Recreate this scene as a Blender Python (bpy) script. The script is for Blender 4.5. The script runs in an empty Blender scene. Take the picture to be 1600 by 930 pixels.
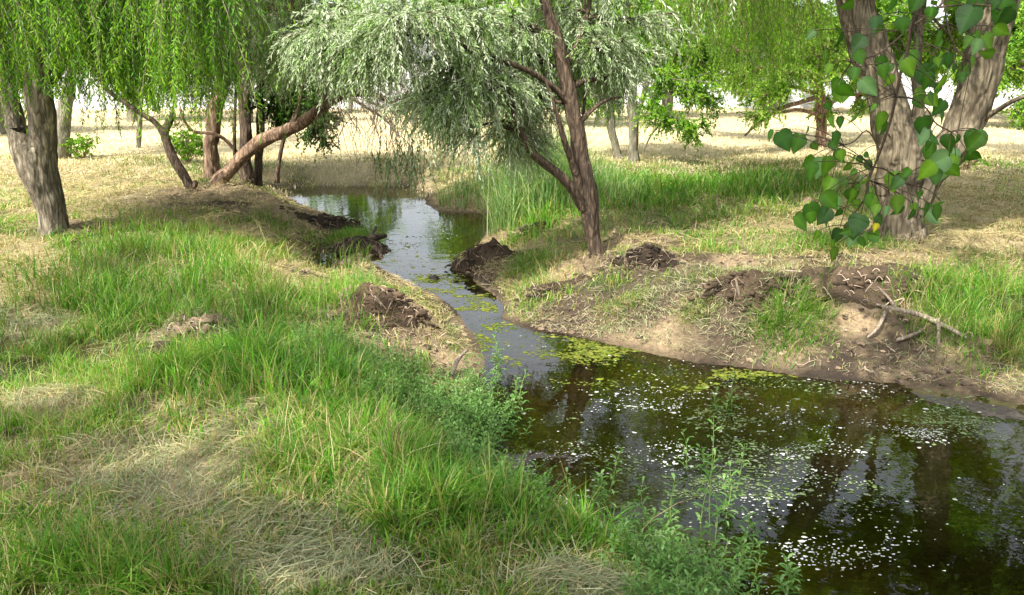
import bpy, math, random
import numpy as np
from mathutils import Vector
random.seed(7); rng = np.random.default_rng(7)
R = math.radians
S = bpy.context.scene; COL = S.collection

# ---------------------------------------------------------------- camera, sky, sun, exposure
F = 1386.0; PITCH = R(14.4); CZ = 2.1
cam_d = bpy.data.cameras.new('camera'); cam = bpy.data.objects.new('camera', cam_d); COL.objects.link(cam)
cam.location = (0, 0, CZ); cam.rotation_euler = (math.pi/2-PITCH, 0, 0)
cam_d.sensor_width = 36; cam_d.lens = 36*F/1600; cam_d.clip_end = 2000; cam_d.clip_start = 0.05
S.camera = cam
SUN = Vector((-0.42, -0.56, 0.86)).normalized()
w = bpy.data.worlds.new('World'); S.world = w; w.use_nodes = True
nt = w.node_tree; bg = nt.nodes['Background']; sky = nt.nodes.new('ShaderNodeTexSky')
sky.sky_type = 'NISHITA'; sky.sun_disc = False
sky.sun_elevation = math.asin(SUN.z); sky.sun_rotation = math.atan2(SUN.x, SUN.y) % (2*math.pi)
sky.air_density = 1.0; sky.dust_density = 3.0; sky.ozone_density = 1.0
bw = nt.nodes.new('ShaderNodeRGBToBW'); hz = nt.nodes.new('ShaderNodeMix'); hz.data_type = 'RGBA'; hz.inputs[0].default_value = .62   # thin bright veil of cloud
vm = nt.nodes.new('ShaderNodeMath'); vm.operation = 'MULTIPLY'; vm.inputs[1].default_value = 1.8
nt.links.new(sky.outputs[0], bw.inputs[0]); nt.links.new(bw.outputs[0], vm.inputs[0]); nt.links.new(sky.outputs[0], hz.inputs[6]); nt.links.new(vm.outputs[0], hz.inputs[7]); nt.links.new(hz.outputs[2], bg.inputs[0]); bg.inputs[1].default_value = 0.145
sl = bpy.data.lights.new('sun', 'SUN'); so = bpy.data.objects.new('sun', sl); COL.objects.link(so)
sl.energy = 3.8; sl.angle = R(0.53); sl.color = (1, 0.95, 0.86)
so.rotation_euler = SUN.to_track_quat('Z', 'Y').to_euler(); so.location = (0, 0, 30)
S.view_settings.view_transform = 'Standard'; S.view_settings.look = 'None'
S.view_settings.exposure = 1.2; S.view_settings.gamma = 1
S.render.engine = 'CYCLES'
S.cycles.use_denoising = True; S.cycles.max_bounces = 8; S.cycles.diffuse_bounces = 3
S.cycles.transmission_bounces = 4; S.cycles.transparent_max_bounces = 12
S.cycles.caustics_reflective = False; S.cycles.caustics_refractive = False
S.cycles.sample_clamp_indirect = 6

# ---------------------------------------------------------------- picture -> world
def ray(px, py):
    u = (px-800)/F; v = (465-py)/F
    return np.array([u, math.cos(PITCH)+v*math.sin(PITCH), -math.sin(PITCH)+v*math.cos(PITCH)])
def P(px, py, Y):
    d = ray(px, py); t = Y/d[1]; return np.array([d[0]*t, Y, CZ+d[2]*t])
def G0(px, py, z=0.0):
    d = ray(px, py); t = (z-CZ)/d[2]; return d[:2]*t

# ---------------------------------------------------------------- noise
def _h(ix, iy, s):
    n = (ix*374761393 + iy*668265263 + s*1442695041) & 0xffffffff
    n = ((n ^ (n >> 13))*1274126177) & 0xffffffff
    return ((n ^ (n >> 16)) & 0xffff)/65535.0
def vn(x, y, s=0):
    x = np.asarray(x, float); y = np.asarray(y, float)
    fx = np.floor(x); fy = np.floor(y); ix = fx.astype(np.int64); iy = fy.astype(np.int64)
    a = x-fx; b = y-fy; a = a*a*(3-2*a); b = b*b*(3-2*b)
    return (_h(ix, iy, s)*(1-a)+_h(ix+1, iy, s)*a)*(1-b)+(_h(ix, iy+1, s)*(1-a)+_h(ix+1, iy+1, s)*a)*b
def fbm(x, y, s=0, o=4, g=0.5):
    t = 0; a = 1; n = 0
    for k in range(o):
        t = t+a*(vn(x*2**k+k*17.3, y*2**k-k*9.1, s+k)-0.5)*2; n += a; a *= g
    return t/n
def sm(a, b, x):
    t = np.clip((x-a)/(b-a), 0, 1); return t*t*(3-2*t)

# ---------------------------------------------------------------- stream outline and terrain
left = [(1420, 1300), (1250, 1060), (1130, 930), (1040, 870), (930, 810), (800, 765), (735, 715), (735, 660), (755, 610), (755, 560), (735, 525), (718, 492),
        (682, 462), (640, 443), (605, 428), (580, 410), (585, 396), (590, 378), (570, 362), (540, 345), (505, 331), (470, 320), (445, 306), (430, 296)]
far = [(470, 291), (540, 289.5), (640, 292)]
right = [(670, 302), (665, 318), (690, 330), (765, 334), (785, 345), (765, 362), (730, 396), (722, 425), (758, 446), (782, 470), (785, 498), (830, 516), (900, 526),
         (1000, 546), (1090, 566), (1200, 580), (1300, 592), (1400, 600), (1500, 612), (1600, 630), (1750, 660), (2300, 760), (2900, 1300)]
POLY = np.array([G0(a, b) for a, b in left+far+right])
# the stream runs on past the camera
def sdist(x, y):
    x = np.asarray(x, float); y = np.asarray(y, float); sh = x.shape; x = x.ravel(); y = y.ravel()
    d2 = np.full(x.shape, 1e9); ins = np.zeros(x.shape, bool); n = len(POLY)
    for i in range(n):
        ax, ay = POLY[i]; bx, by = POLY[(i+1) % n]; ex, ey = bx-ax, by-ay; L = ex*ex+ey*ey
        t = np.clip(((x-ax)*ex+(y-ay)*ey)/L, 0, 1)
        d2 = np.minimum(d2, (x-ax-t*ex)**2+(y-ay-t*ey)**2)
        if ay != by:
            ins ^= ((ay > y) != (by > y)) & (x < (bx-ax)*(y-ay)/(by-ay)+ax)
    d = np.sqrt(d2); d[ins] *= -1; return d.reshape(sh)
def ell(x, y, px, py, rx, ry, z=0.3, soft=0.5, s=0):
    c = G0(px, py, z); D = c[1]
    wx = rx*D/F*1.03; wy = max(0.05, (G0(px, py-ry, z)[1]-G0(px, py+ry, z)[1])/2)
    nx = 0.28*fbm(x*1.7+s, y*1.7, 31+s, 3)
    q = np.sqrt(((x-c[0]-(y-c[1])*c[0]/c[1])/wx)**2+((y-c[1])/wy)**2)+nx
    return 1-sm(1-soft, 1+soft, q)
def height(x, y):
    x = np.asarray(x, float); y = np.asarray(y, float)
    s = sdist(x, y)+0.07*fbm(x*2.3, y*2.3, 3, 4)
    rightside = sm(-0.2, 0.6, x-0.15+0.0*y)*sm(4.5, 5.5, y)
    H = 0.36+0.05*rightside
    wd = 0.95+0.45*rightside+.7*(1-rightside)*sm(4.6, 5.6, y)*sm(13, 10, y)
    z = np.where(s > 0, H*sm(-0.25, 1, s/wd)-H*sm(-0.25, 1, 0.0), -0.26*sm(0, 0.9, -s))
    land = sm(0.05, 0.6, s)
    z = z+land*(0.07*fbm(x*0.6, y*0.6, 11, 3)+0.03*fbm(x*2.6, y*2.6, 12, 3))
    z = z+0.16*ell(x, y, 1350, 435, 170, 22, 0.5, 0.6)*land+0.08*ell(x, y, 1120, 440, 150, 15, 0.45, 0.6)*land
    z = z+0.14*ell(x, y, 590, 458, 70, 20, 0.3, 0.6)*sm(0, .25, s)
    z = z+0.05*ell(x, y, 760, 392, 45, 20, 0.2, 0.6)*sm(0, .2, s); z = z-land*.14*ell(x, y, 520, 335, 90, 60, 0.1, .7)-land*.12*ell(x, y, 560, 400, 90, 20, 0.1, .7)
    z = z+0.03*ell(x, y, 370, 303, 90, 18, 0.4, 0.7)*land
    z = z+0.10*ell(x, y, 320, 500, 60, 16, 0.4, 0.6)*land
    d = dirtmask(x, y, s)
    z = z+d*np.clip(s*4, 0, 1)*(0.085*fbm(x*3.6, y*3.6, 21, 4)+0.04*np.abs(fbm(x*10, y*10, 22, 3)))
    # mud bar that just breaks the surface
    z = z+0.27*ell(x, y, 875, 722, 80, 17, 0, 0.8)*(.75+1.1*fbm(x*6, y*6, 160, 3))*(s < 0)
    z = z+0.11*ell(x, y, 1560, 630, 130, 34, 0, 0.6)*(s < 0)
    z = np.where((s < 0) & (z > -.04), np.minimum(z, .004+.010*fbm(x*9, y*9, 66, 3)), z)
    # the far field rises a little
    z = z+0.25*sm(20, 40, y)
    return np.maximum(z, -0.4)
DIRT = [(880, 480, 80, 30), (1010, 495, 130, 42), (1150, 520, 150, 50), (1340, 500, 150, 85), (1480, 545, 120, 48), (900, 425, 60, 20), (1000, 400, 60, 16),
        (600, 485, 105, 42), (560, 372, 45, 24), (330, 500, 60, 16), (745, 395, 45, 26), (350, 318, 120, 26), (465, 322, 60, 24), (1150, 432, 180, 12), (1340, 432, 140, 16),
        (760, 345, 60, 14), (480, 420, 50, 12), (110, 368, 60, 10), (700, 520, 50, 14), (250, 545, 40, 14)]
def dirtmask(x, y, s=None):
    if s is None: s = sdist(x, y)
    m = 1-sm(0.02, 0.22, s)
    for k, e in enumerate(DIRT):
        m = np.maximum(m, ell(x, y, *e, z=0.25, soft=0.45, s=k))
    return m
DRY = [(250, 715, 230, 62), (85, 620, 70, 24), (430, 820, 120, 50), (210, 418, 80, 14), (430, 420, 60, 34), (30, 385, 60, 20), (1545, 345, 110, 50), (1250, 320, 70, 24),
       (1010, 345, 120, 12), (1160, 352, 90, 14), (540, 545, 70, 22), (60, 500, 60, 14), (180, 300, 190, 30), (1480, 400, 90, 16), (900, 890, 90, 30), (1440, 285, 150, 40),
       (1050, 470, 140, 30), (470, 880, 130, 35), (560, 690, 40, 60), (700, 600, 40, 20), (60, 250, 160, 20), (1130, 300, 50, 10)]
def drymask(x, y):
    m = np.zeros_like(np.asarray(x, float))
    for k, e in enumerate(DRY): m = np.maximum(m, 0.9*ell(x, y, *e, z=0.38, soft=0.6, s=40+k))
    m = np.maximum(m, sm(16.3, 18.6, y+1.2*fbm(x*.4, y*.4, 77, 3)))
    m = np.maximum(m, 0.7*sm(-.02, 0.4, fbm(x*0.9, y*0.9, 52, 4)+.16*sm(6.5, 9, y)))
    for k, e in enumerate([(1080, 325, 170, 45), (1040, 385, 110, 18), (1010, 270, 130, 26), (1200, 405, 190, 16), (1530, 440, 110, 30), (1180, 290, 110, 26), (560, 275, 70, 12), (640, 600, 200, 60), (430, 560, 180, 36), (300, 470, 200, 40)]):
        m = m*(1-.75*ell(x, y, *e, z=.4, soft=.7, s=180+k))
    return m
def GT(px, py):
    z = 0.3
    for _ in range(12):
        g = G0(px, py, z); z = 0.5*z+0.5*float(height(np.array([g[0]]), np.array([g[1]]))[0])
    g = G0(px, py, z); return np.array([g[0], g[1], z])

# ---------------------------------------------------------------- object helpers
def tag(o, label=None, cat=None, group=None, kind=None):
    if label: o['label'] = label
    if cat: o['category'] = cat
    if group: o['group'] = group
    if kind: o['kind'] = kind
    return o
def thing(name, label, cat, loc=(0, 0, 0), group=None):
    o = bpy.data.objects.new(name, None); COL.objects.link(o); o.location = [float(v) for v in loc]
    o.empty_display_size = 0.2
    return tag(o, label, cat, group)
class MB:
    def __init__(s): s.v = []; s.f = {}; s.c = []; s.n = 0
    def add(s, v, f, c=(1, 1, 1)):
        v = np.asarray(v, np.float32).reshape(-1, 3); f = np.asarray(f, np.int64)
        s.v.append(v); s.f.setdefault(f.shape[1], []).append(f+s.n)
        c = np.asarray(c, np.float32)
        if c.ndim == 1: c = np.repeat(c[None], len(v), 0)
        s.c.append(c); s.n += len(v)
    def build(s, name, mat, parent=None, smooth=False, loc=None):
        me = bpy.data.meshes.new(name); v = np.concatenate(s.v)
        if loc is not None: v = v-np.asarray(loc, np.float32)
        elif parent is not None: v = v-np.asarray(parent.location, np.float32)
        me.vertices.add(len(v)); me.vertices.foreach_set('co', v.ravel())
        idx = []; tot = []
        for k, fl in s.f.items():
            a = np.concatenate(fl); idx.append(a.ravel()); tot.append(np.full(len(a), k))
        idx = np.concatenate(idx).astype(np.int32); tot = np.concatenate(tot).astype(np.int32)
        me.loops.add(len(idx)); me.loops.foreach_set('vertex_index', idx)
        me.polygons.add(len(tot)); st = np.zeros(len(tot), np.int32); st[1:] = np.cumsum(tot)[:-1]
        me.polygons.foreach_set('loop_start', st); me.polygons.foreach_set('loop_total', tot)
        me.polygons.foreach_set('use_smooth', np.full(len(tot), smooth))
        at = me.color_attributes.new('Col', 'FLOAT_COLOR', 'POINT'); c = np.concatenate(s.c)
        at.data.foreach_set('color', np.concatenate([c, np.ones((len(c), 1), np.float32)], 1).astype(np.float32).ravel())
        me.update(); me.validate() if False else None
        me.materials.append(mat)
        o = bpy.data.objects.new(name, me); COL.objects.link(o)
        if loc is not None: o.location = [float(q) for q in loc]
        if parent is not None: o.parent = parent
        return o
def unit(v): return v/np.maximum(np.linalg.norm(v, axis=-1, keepdims=True), 1e-9)
def tubes(mb, pts, rad, sides=4, col=(1, 1, 1), rough=0, tip=True):
    """pts (B,K,3) rad (B,K)"""
    pts = np.asarray(pts, float); rad = np.asarray(rad, float)
    if pts.ndim == 2: pts = pts[None]; rad = rad[None]
    B, K, _ = pts.shape
    T = unit(np.gradient(pts, axis=1)); ref = np.where(np.abs(T[:, :1, 2:3]) > 0.85, np.array([[[1., 0, 0]]]), np.array([[[0, 0, 1.]]]))
    if rough: ref = np.array([[[0.3, 1., 0.05]]])+0*T[:, :1]
    U = unit(np.cross(T, np.broadcast_to(ref, T.shape))); V = np.cross(T, U)
    a = np.arange(sides)/sides*2*math.pi
    r = np.repeat(rad[:, :, None], sides, 2)
    if rough:
        L = np.concatenate([np.zeros((B, 1)), np.cumsum(np.linalg.norm(np.diff(pts, axis=1), axis=2), 1)], 1)[:, :, None]
        ca = np.cos(a)[None, None]*2.0; sa = np.sin(a)[None, None]
        nz = fbm(a[None, None]*6+0*L+1.6*vn(L*2, ca*2, 5), L*1.7+ca+sa, 9, 3)
        lump = fbm(ca*1.2+L*1.6, sa*2.2+7, 15, 3)
        r = r*(1+rough*(-0.22*np.exp(-np.abs(nz)*7)+0.10+0.22*lump))
    v = pts[:, :, None]+r[..., None]*(np.cos(a)[None, None, :, None]*U[:, :, None]+np.sin(a)[None, None, :, None]*V[:, :, None])
    i = np.arange(B)[:, None, None]*K*sides; k = np.arange(K-1)[None, :, None]*sides; j = np.arange(sides)[None, None]; j2 = (j+1) % sides
    f = np.stack([i+k+j, i+k+j2, i+k+sides+j2, i+k+sides+j], -1).reshape(-1, 4)
    c = np.asarray(col, float)
    if c.ndim == 2: c = np.repeat(c, K*sides, 0)
    mb.add(v.reshape(-1, 3), f, c)
def spline(p, n, k=None):
    p = np.asarray(p, float); m = len(p); q = np.concatenate([[2*p[0]-p[1]], p, [2*p[-1]-p[-2]]])
    t = np.linspace(0, m-1-1e-6, n); i = t.astype(int); f = (t-i)[:, None]
    a, b, c, d = q[i], q[i+1], q[i+2], q[i+3]
    return 0.5*((2*b)+(c-a)*f+(2*a-5*b+4*c-d)*f**2+(3*b-a-3*c+d)*f**3)
def diamonds(mb, base, d, nrm, L, W, col, fold=0.25, pos=0.42):
    base = np.asarray(base); d = unit(d); side = unit(np.cross(d, nrm)); up = np.cross(side, d)
    L = np.asarray(L)[:, None]; W = np.asarray(W)[:, None]
    m = base+d*L*pos
    v = np.stack([base, m+side*W/2+up*W*fold, base+d*L-up*L*0.06, m-side*W/2+up*W*fold], 1)
    n = len(base); i = np.arange(n)[:, None]*4
    mb.add(v.reshape(-1, 3), np.concatenate([i+[[0, 1, 2]], i+[[0, 2, 3]]], 0), np.repeat(col, 4, 0))
def hexes(mb, base, d, nrm, L, W, col):
    d = unit(d); side = unit(np.cross(d, nrm)); up = np.cross(side, d); L = np.asarray(L)[:, None]; W = np.asarray(W)[:, None]
    v = np.stack([base, base+d*L*.28+side*W*.5+up*W*.15, base+d*L*.62+side*W*.36+up*W*.12, base+d*L-up*L*.12, base+d*L*.62-side*W*.36+up*W*.12, base+d*L*.28-side*W*.5+up*W*.15], 1)
    i = np.arange(len(base))[:, None]*6
    mb.add(v.reshape(-1, 3), np.concatenate([i+[[0, 1, 2, 3]], i+[[0, 3, 4, 5]]], 0), np.repeat(col, 6, 0))
def rdir(n): return unit(rng.normal(size=(n, 3)))
def cmix(cols, n, var=0.25, p=None):
    cols = np.array(cols); i = rng.choice(len(cols), n, p=p); j = rng.choice(len(cols), n, p=p); t = rng.random((n, 1))
    c = cols[i]*t+cols[j]*(1-t); return np.clip(c*(1+var*(rng.random((n, 1))*2-1)), 0, 1)

# ---------------------------------------------------------------- materials
def newmat(name):
    m = bpy.data.materials.new(name); m.use_nodes = True; n = m.node_tree; n.nodes.clear(); return m, n
def N(nt, t, **k):
    o = nt.nodes.new(t)
    for a, b in k.items(): setattr(o, a, b)
    return o
def leafmat(name, trans=0.4, gloss=0.06, rough=0.45, tc=(1.15, 1.25, 0.55)):
    m, n = newmat(name); L = n.links.new
    c = N(n, 'ShaderNodeAttribute', attribute_name='Col')
    d = N(n, 'ShaderNodeBsdfDiffuse'); t = N(n, 'ShaderNodeBsdfTranslucent'); g = N(n, 'ShaderNodeBsdfGlossy')
    mu = N(n, 'ShaderNodeMix', data_type='RGBA', blend_type='MULTIPLY'); mu.inputs[0].default_value = 1; mu.inputs[7].default_value = (*tc, 1)
    L(c.outputs['Color'], mu.inputs[6]); L(c.outputs['Color'], d.inputs[0]); L(mu.outputs[2], t.inputs[0]); g.inputs['Roughness'].default_value = rough
    a = N(n, 'ShaderNodeMixShader'); a.inputs[0].default_value = trans; L(d.outputs[0], a.inputs[1]); L(t.outputs[0], a.inputs[2])
    b = N(n, 'ShaderNodeMixShader'); b.inputs[0].default_value = gloss; L(a.outputs[0], b.inputs[1]); L(g.outputs[0], b.inputs[2])
    o = N(n, 'ShaderNodeOutputMaterial'); L(b.outputs[0], o.inputs[0]); return m
M_grass = leafmat('grass_blade', 0.45, 0.02)
M_straw = leafmat('dry_straw', 0.2, 0.04, tc=(1, .95, .8))
M_willow = leafmat('willow_leaf', 0.5, 0.02)
M_olive = leafmat('silver_leaf', 0.42, 0.03, tc=(1, 1.05, .75))
M_broad = leafmat('broad_leaf', 0.5, 0.02)
M_heart = leafmat('heart_leaf', 0.45, 0.03, 0.45)
def barkmat(name, dark, light, sc=9, bump=0.6):
    m, n = newmat(name); L = n.links.new
    tc = N(n, 'ShaderNodeTexCoord'); mp = N(n, 'ShaderNodeMapping'); mp.inputs['Scale'].default_value = (1, 1, 0.22); L(tc.outputs['Object'], mp.inputs[0])
    a = N(n, 'ShaderNodeTexNoise'); a.inputs['Scale'].default_value = sc*2.2; a.inputs['Detail'].default_value = 8; a.inputs['Distortion'].default_value = 0.8; L(mp.outputs[0], a.inputs[0])
    v = N(n, 'ShaderNodeTexVoronoi', feature='DISTANCE_TO_EDGE'); v.inputs['Scale'].default_value = sc*1.8; L(mp.outputs[0], v.inputs[0])
    b = N(n, 'ShaderNodeTexNoise'); b.inputs['Scale'].default_value = 2.3; b.inputs['Detail'].default_value = 5; L(tc.outputs['Object'], b.inputs[0])
    r = N(n, 'ShaderNodeMapRange'); r.inputs[1].default_value = 0.36; r.inputs[2].default_value = 0.64; L(a.outputs[0], r.inputs[0])
    e = N(n, 'ShaderNodeMapRange'); e.inputs[1].default_value = 0.0; e.inputs[2].default_value = 0.18; e.inputs[3].default_value = 0.35; L(v.outputs[0], e.inputs[0])
    mm = N(n, 'ShaderNodeMath', operation='MULTIPLY'); L(r.outputs[0], mm.inputs[0]); L(e.outputs[0], mm.inputs[1])
    x = N(n, 'ShaderNodeMix', data_type='RGBA'); x.inputs[6].default_value = (*dark, 1); x.inputs[7].default_value = (*light, 1); L(mm.outputs[0], x.inputs[0])
    y = N(n, 'ShaderNodeMix', data_type='RGBA', blend_type='MULTIPLY'); y.inputs[0].default_value = 0.7
    rr = N(n, 'ShaderNodeMapRange'); rr.inputs[1].default_value = .3; rr.inputs[2].default_value = .7; rr.inputs[3].default_value = .55; rr.inputs[4].default_value = 1.25; L(b.outputs[0], rr.inputs[0])
    cc = N(n, 'ShaderNodeCombineColor'); [L(rr.outputs[0], cc.inputs[i]) for i in range(3)]
    L(x.outputs[2], y.inputs[6]); L(cc.outputs[0], y.inputs[7])
    p = N(n, 'ShaderNodeBsdfPrincipled'); p.inputs['Roughness'].default_value = .9; p.inputs['Specular IOR Level'].default_value = .2; L(y.outputs[2], p.inputs[0])
    bu = N(n, 'ShaderNodeBump'); bu.inputs['Strength'].default_value = bump; bu.inputs['Distance'].default_value = 0.02; L(mm.outputs[0], bu.inputs['Height']); L(bu.outputs[0], p.inputs['Normal'])
    o = N(n, 'ShaderNodeOutputMaterial'); L(p.outputs[0], o.inputs[0]); return m
M_barkw = barkmat('bark_willow', (.08, .065, .045), (.38, .32, .235))
M_barkc = barkmat('bark_cottonwood', (.06, .047, .03), (.235, .195, .13), 8)
M_barko = barkmat('bark_olive', (.035, .025, .018), (.17, .12, .08), 12)
M_barkb = barkmat('bark_brown', (.10, .06, .04), (.38, .26, .17), 9)
M_barkg = barkmat('bark_far', (.12, .11, .08), (.28, .26, .18), 9)
M_dead = barkmat('dead_wood', (.16, .125, .09), (.40, .33, .25), 14)
def attrmat(name, sc=30, amp=0.35, bump=0.6, dist=0.02, rough=.95, wet=False):
    m, n = newmat(name); L = n.links.new
    c = N(n, 'ShaderNodeAttribute', attribute_name='Col'); g = N(n, 'ShaderNodeNewGeometry')
    a = N(n, 'ShaderNodeTexNoise'); a.inputs['Scale'].default_value = sc; a.inputs['Detail'].default_value = 8; a.inputs['Roughness'].default_value = .7; L(g.outputs['Position'], a.inputs[0])
    r = N(n, 'ShaderNodeMapRange'); r.inputs[1].default_value = .3; r.inputs[2].default_value = .7; r.inputs[3].default_value = 1-amp; r.inputs[4].default_value = 1+amp; L(a.outputs[0], r.inputs[0])
    cc = N(n, 'ShaderNodeCombineColor'); [L(r.outputs[0], cc.inputs[i]) for i in range(3)]
    y = N(n, 'ShaderNodeMix', data_type='RGBA', blend_type='MULTIPLY'); y.inputs[0].default_value = 1; L(c.outputs['Color'], y.inputs[6]); L(cc.outputs[0], y.inputs[7])
    p = N(n, 'ShaderNodeBsdfPrincipled'); p.inputs['Roughness'].default_value = rough; p.inputs['Specular IOR Level'].default_value = .2; L(y.outputs[2], p.inputs[0])
    bu = N(n, 'ShaderNodeBump'); bu.inputs['Strength'].default_value = bump; bu.inputs['Distance'].default_value = dist; L(a.outputs[0], bu.inputs['Height']); L(bu.outputs[0], p.inputs['Normal'])
    o = N(n, 'ShaderNodeOutputMaterial'); L(p.outputs[0], o.inputs[0]); return m
M_ground = attrmat('ground_soil', 28, .4, .9, .03)
M_clod = attrmat('soil_clod', 60, .4, .8, .015)
M_fluff = attrmat('cotton_fluff', 90, .1, .3, .003, .8)
M_algae = leafmat('algae', 0.2, 0.03, 0.5)
M_wall = attrmat('painted_block', 2.0, .08, .3, .01, .85)
m, n = newmat('stream_water'); L = n.links.new
g = N(n, 'ShaderNodeNewGeometry'); a = N(n, 'ShaderNodeTexNoise'); a.inputs['Scale'].default_value = 5; a.inputs['Detail'].default_value = 3; L(g.outputs['Position'], a.inputs[0])
bu = N(n, 'ShaderNodeBump'); bu.inputs['Strength'].default_value = .35; bu.inputs['Distance'].default_value = .006; L(a.outputs[0], bu.inputs['Height'])
fr = N(n, 'ShaderNodeFresnel'); fr.inputs[0].default_value = 1.62; L(bu.outputs[0], fr.inputs['Normal'])
tr = N(n, 'ShaderNodeBsdfTransparent'); tr.inputs[0].default_value = (.80, .76, .45, 1)
gl = N(n, 'ShaderNodeBsdfGlossy'); gl.inputs['Roughness'].default_value = .015; L(bu.outputs[0], gl.inputs['Normal'])
mx = N(n, 'ShaderNodeMixShader'); L(fr.outputs[0], mx.inputs[0]); L(tr.outputs[0], mx.inputs[1]); L(gl.outputs[0], mx.inputs[2])
o = N(n, 'ShaderNodeOutputMaterial'); L(mx.outputs[0], o.inputs[0]); M_water = m

# ---------------------------------------------------------------- ground, water
def axis(lo, a, b, hi, st):
    core = np.arange(a, b, st); u = []; x = b; d = st
    while x < hi: u.append(x); d *= 1.13; x += d
    l = []; x = a-st; d = st
    while x > lo: l.append(x); d *= 1.13; x -= d
    return np.array([lo]+l[::-1]+list(core)+u+[hi])
xs = axis(-700, -7.5, 7.5, 700, .042); ys = axis(-200, 1.6, 13.5, 1500, .042)
X, Y = np.meshgrid(xs, ys); Z = height(X, Y)
def groundcol(X, Y, Z):
    s = sdist(X, Y); d = dirtmask(X, Y, s)[..., None]; dr = drymask(X, Y)[..., None]
    n1 = fbm(X*1.3, Y*1.3, 61, 4)[..., None]; n2 = fbm(X*6, Y*6, 62, 4)[..., None]; n3 = fbm(X*.35, Y*.35, 63, 3)[..., None]
    green = np.array([.055, .07, .02])*(1+.4*n2)+np.array([.05, .02, .0])*sm(-.1, .4, n1)
    straw = np.array([.42, .34, .20])*(1+.25*n2)
    field = np.array([.55, .46, .27])*(1+.12*n2+.1*n3)
    straw = straw+(field-straw)*sm(17, 19, Y)[..., None]
    soil = np.array([.25, .185, .112])*(1+.35*n2); dark = np.array([.048, .035, .025])*(1+.4*n2)
    soil = soil+(dark-soil)*sm(-.05, .45, n1+.5*n2)
    c = green+(straw-green)*dr
    c = c+(soil-c)*d
    dk = np.zeros_like(s)
    for k_, e in enumerate([(1340, 440, 190, 22), (1130, 442, 150, 16), (1000, 412, 90, 20), (890, 440, 70, 22), (1140, 480, 70, 30), (980, 440, 120, 12), (760, 400, 50, 26), (870, 462, 60, 14), (560, 380, 60, 18), (1480, 560, 160, 34), (600, 465, 60, 16), (1200, 520, 60, 18), (520, 342, 50, 14), (320, 508, 60, 14), (250, 552, 40, 12), (1420, 500, 60, 16), (1010, 452, 50, 10)]):
        dk = np.maximum(dk, ell(X, Y, *e, z=.35, soft=.6, s=140+k_))
    c = c+(dark*1.1-c)*(.85*dk*(s > 0))[..., None]
    wet = (1-sm(-.02, .12, s))[..., None]; c = c*(1-.45*wet)
    k = sm(0.0, .25, -s)[..., None]; al = sm(-.15, .3, fbm(X*.9, Y*1.6, 71, 4))[..., None]
    bed = np.array([.10, .078, .026])*(1-al)+np.array([.14, .18, .016])*al
    shallow = (1-sm(.15, .8, -s))[..., None]; bed = bed*(1-.72*sm(.45, 1.5, -s))[..., None]+np.array([.09, .08, .02])*shallow
    c = c+(bed*(1+.5*n2)-c)*k
    bar = (sm(-.06, -.01, Z)*(s < -.15))[..., None]; c = c+(np.array([.10, .085, .07])-c)*bar
    return np.clip(c, 0.005, 1)
nx, ny = len(xs), len(ys); mb = MB()
ii = (np.arange(ny-1)[:, None]*nx+np.arange(nx-1)[None]).ravel()
mb.add(np.stack([X, Y, Z], -1), np.stack([ii, ii+1, ii+nx+1, ii+nx], 1), groundcol(X, Y, Z).reshape(-1, 3))
tag(mb.build('ground', M_ground, smooth=True, loc=(0, 0, 0)), kind='structure')
mb = MB(); x0, y0 = POLY.min(0)-.6; x1, y1 = POLY.max(0)+.6
mb.add([(x0, y0, 0), (x1, y0, 0), (x1, y1, 0), (x0, y1, 0)], [[0, 1, 2, 3]])
tag(mb.build('water', M_water, loc=(0, 0, 0)), kind='structure')

# ---------------------------------------------------------------- boundary wall beyond the field
wy = 37.0; wz = float(height(np.array([0.]), np.array([wy]))[0])-.05
t = thing('boundary_wall', 'long pale grey boundary wall across the far side of the dry field', 'wall', (0, wy, wz))
def box(mb, a, b, c=(1, 1, 1)):
    (x0, y0, z0), (x1, y1, z1) = a, b
    v = [(x0, y0, z0), (x1, y0, z0), (x1, y1, z0), (x0, y1, z0), (x0, y0, z1), (x1, y0, z1), (x1, y1, z1), (x0, y1, z1)]
    mb.add(v, [[3, 2, 1, 0], [4, 5, 6, 7], [0, 1, 5, 4], [1, 2, 6, 5], [2, 3, 7, 6], [3, 0, 4, 7]], c)
a = MB(); b = MB(); c = MB()
for k in range(-14, 14):
    x = k*4.0; g_ = .62+.04*random.random()
    box(a, (x+.16, wy-.08, wz), (x+3.84, wy+.08, wz+1.72), (g_, g_*.99, g_*1.02)); box(b, (x-.16, wy-.15, wz), (x+.16, wy+.15, wz+1.8), (.55, .55, .58))
box(c, (-56, wy-.19, wz+1.803), (56, wy+.19, wz+1.9), (.6, .6, .62))
a.build('panel', M_wall, t); b.build('post', M_wall, t); c.build('coping', M_wall, t)

# ---------------------------------------------------------------- trees
def limb(mb, pts, sides=14, rough=1.0, step=.05):
    """pts: (px,py,Y,width px) ; returns world path and radius"""
    p = np.array([[*P(a, b, c), d*c/F/2] for a, b, c, d in pts])
    return limbw(mb, p, sides, rough, step)
def limbw(mb, p, sides=14, rough=1.0, step=.05):
    p = np.asarray(p, float)
    n = max(8, int(np.linalg.norm(np.diff(p[:, :3], axis=0), axis=1).sum()/step)); q = spline(p, n)
    q[:, 3] = np.maximum(q[:, 3], .002)
    jit = np.stack([fbm(np.arange(n)*step*2.5+pts_seed(p), np.full(n, k*9.7), 5, 2) for k in range(3)], 1)
    q[:, :3] += jit*np.minimum(q[:, 3:4]*.35, .03)
    tubes(mb, q[:, :3], q[:, 3], sides, rough=rough); return q
def pts_seed(p): return float(abs(p[0, 0]*13.7+p[0, 1]*3.1) % 97)
DENS = dict(olive=1.15, broad=1.7, willow=1.7)
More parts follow.
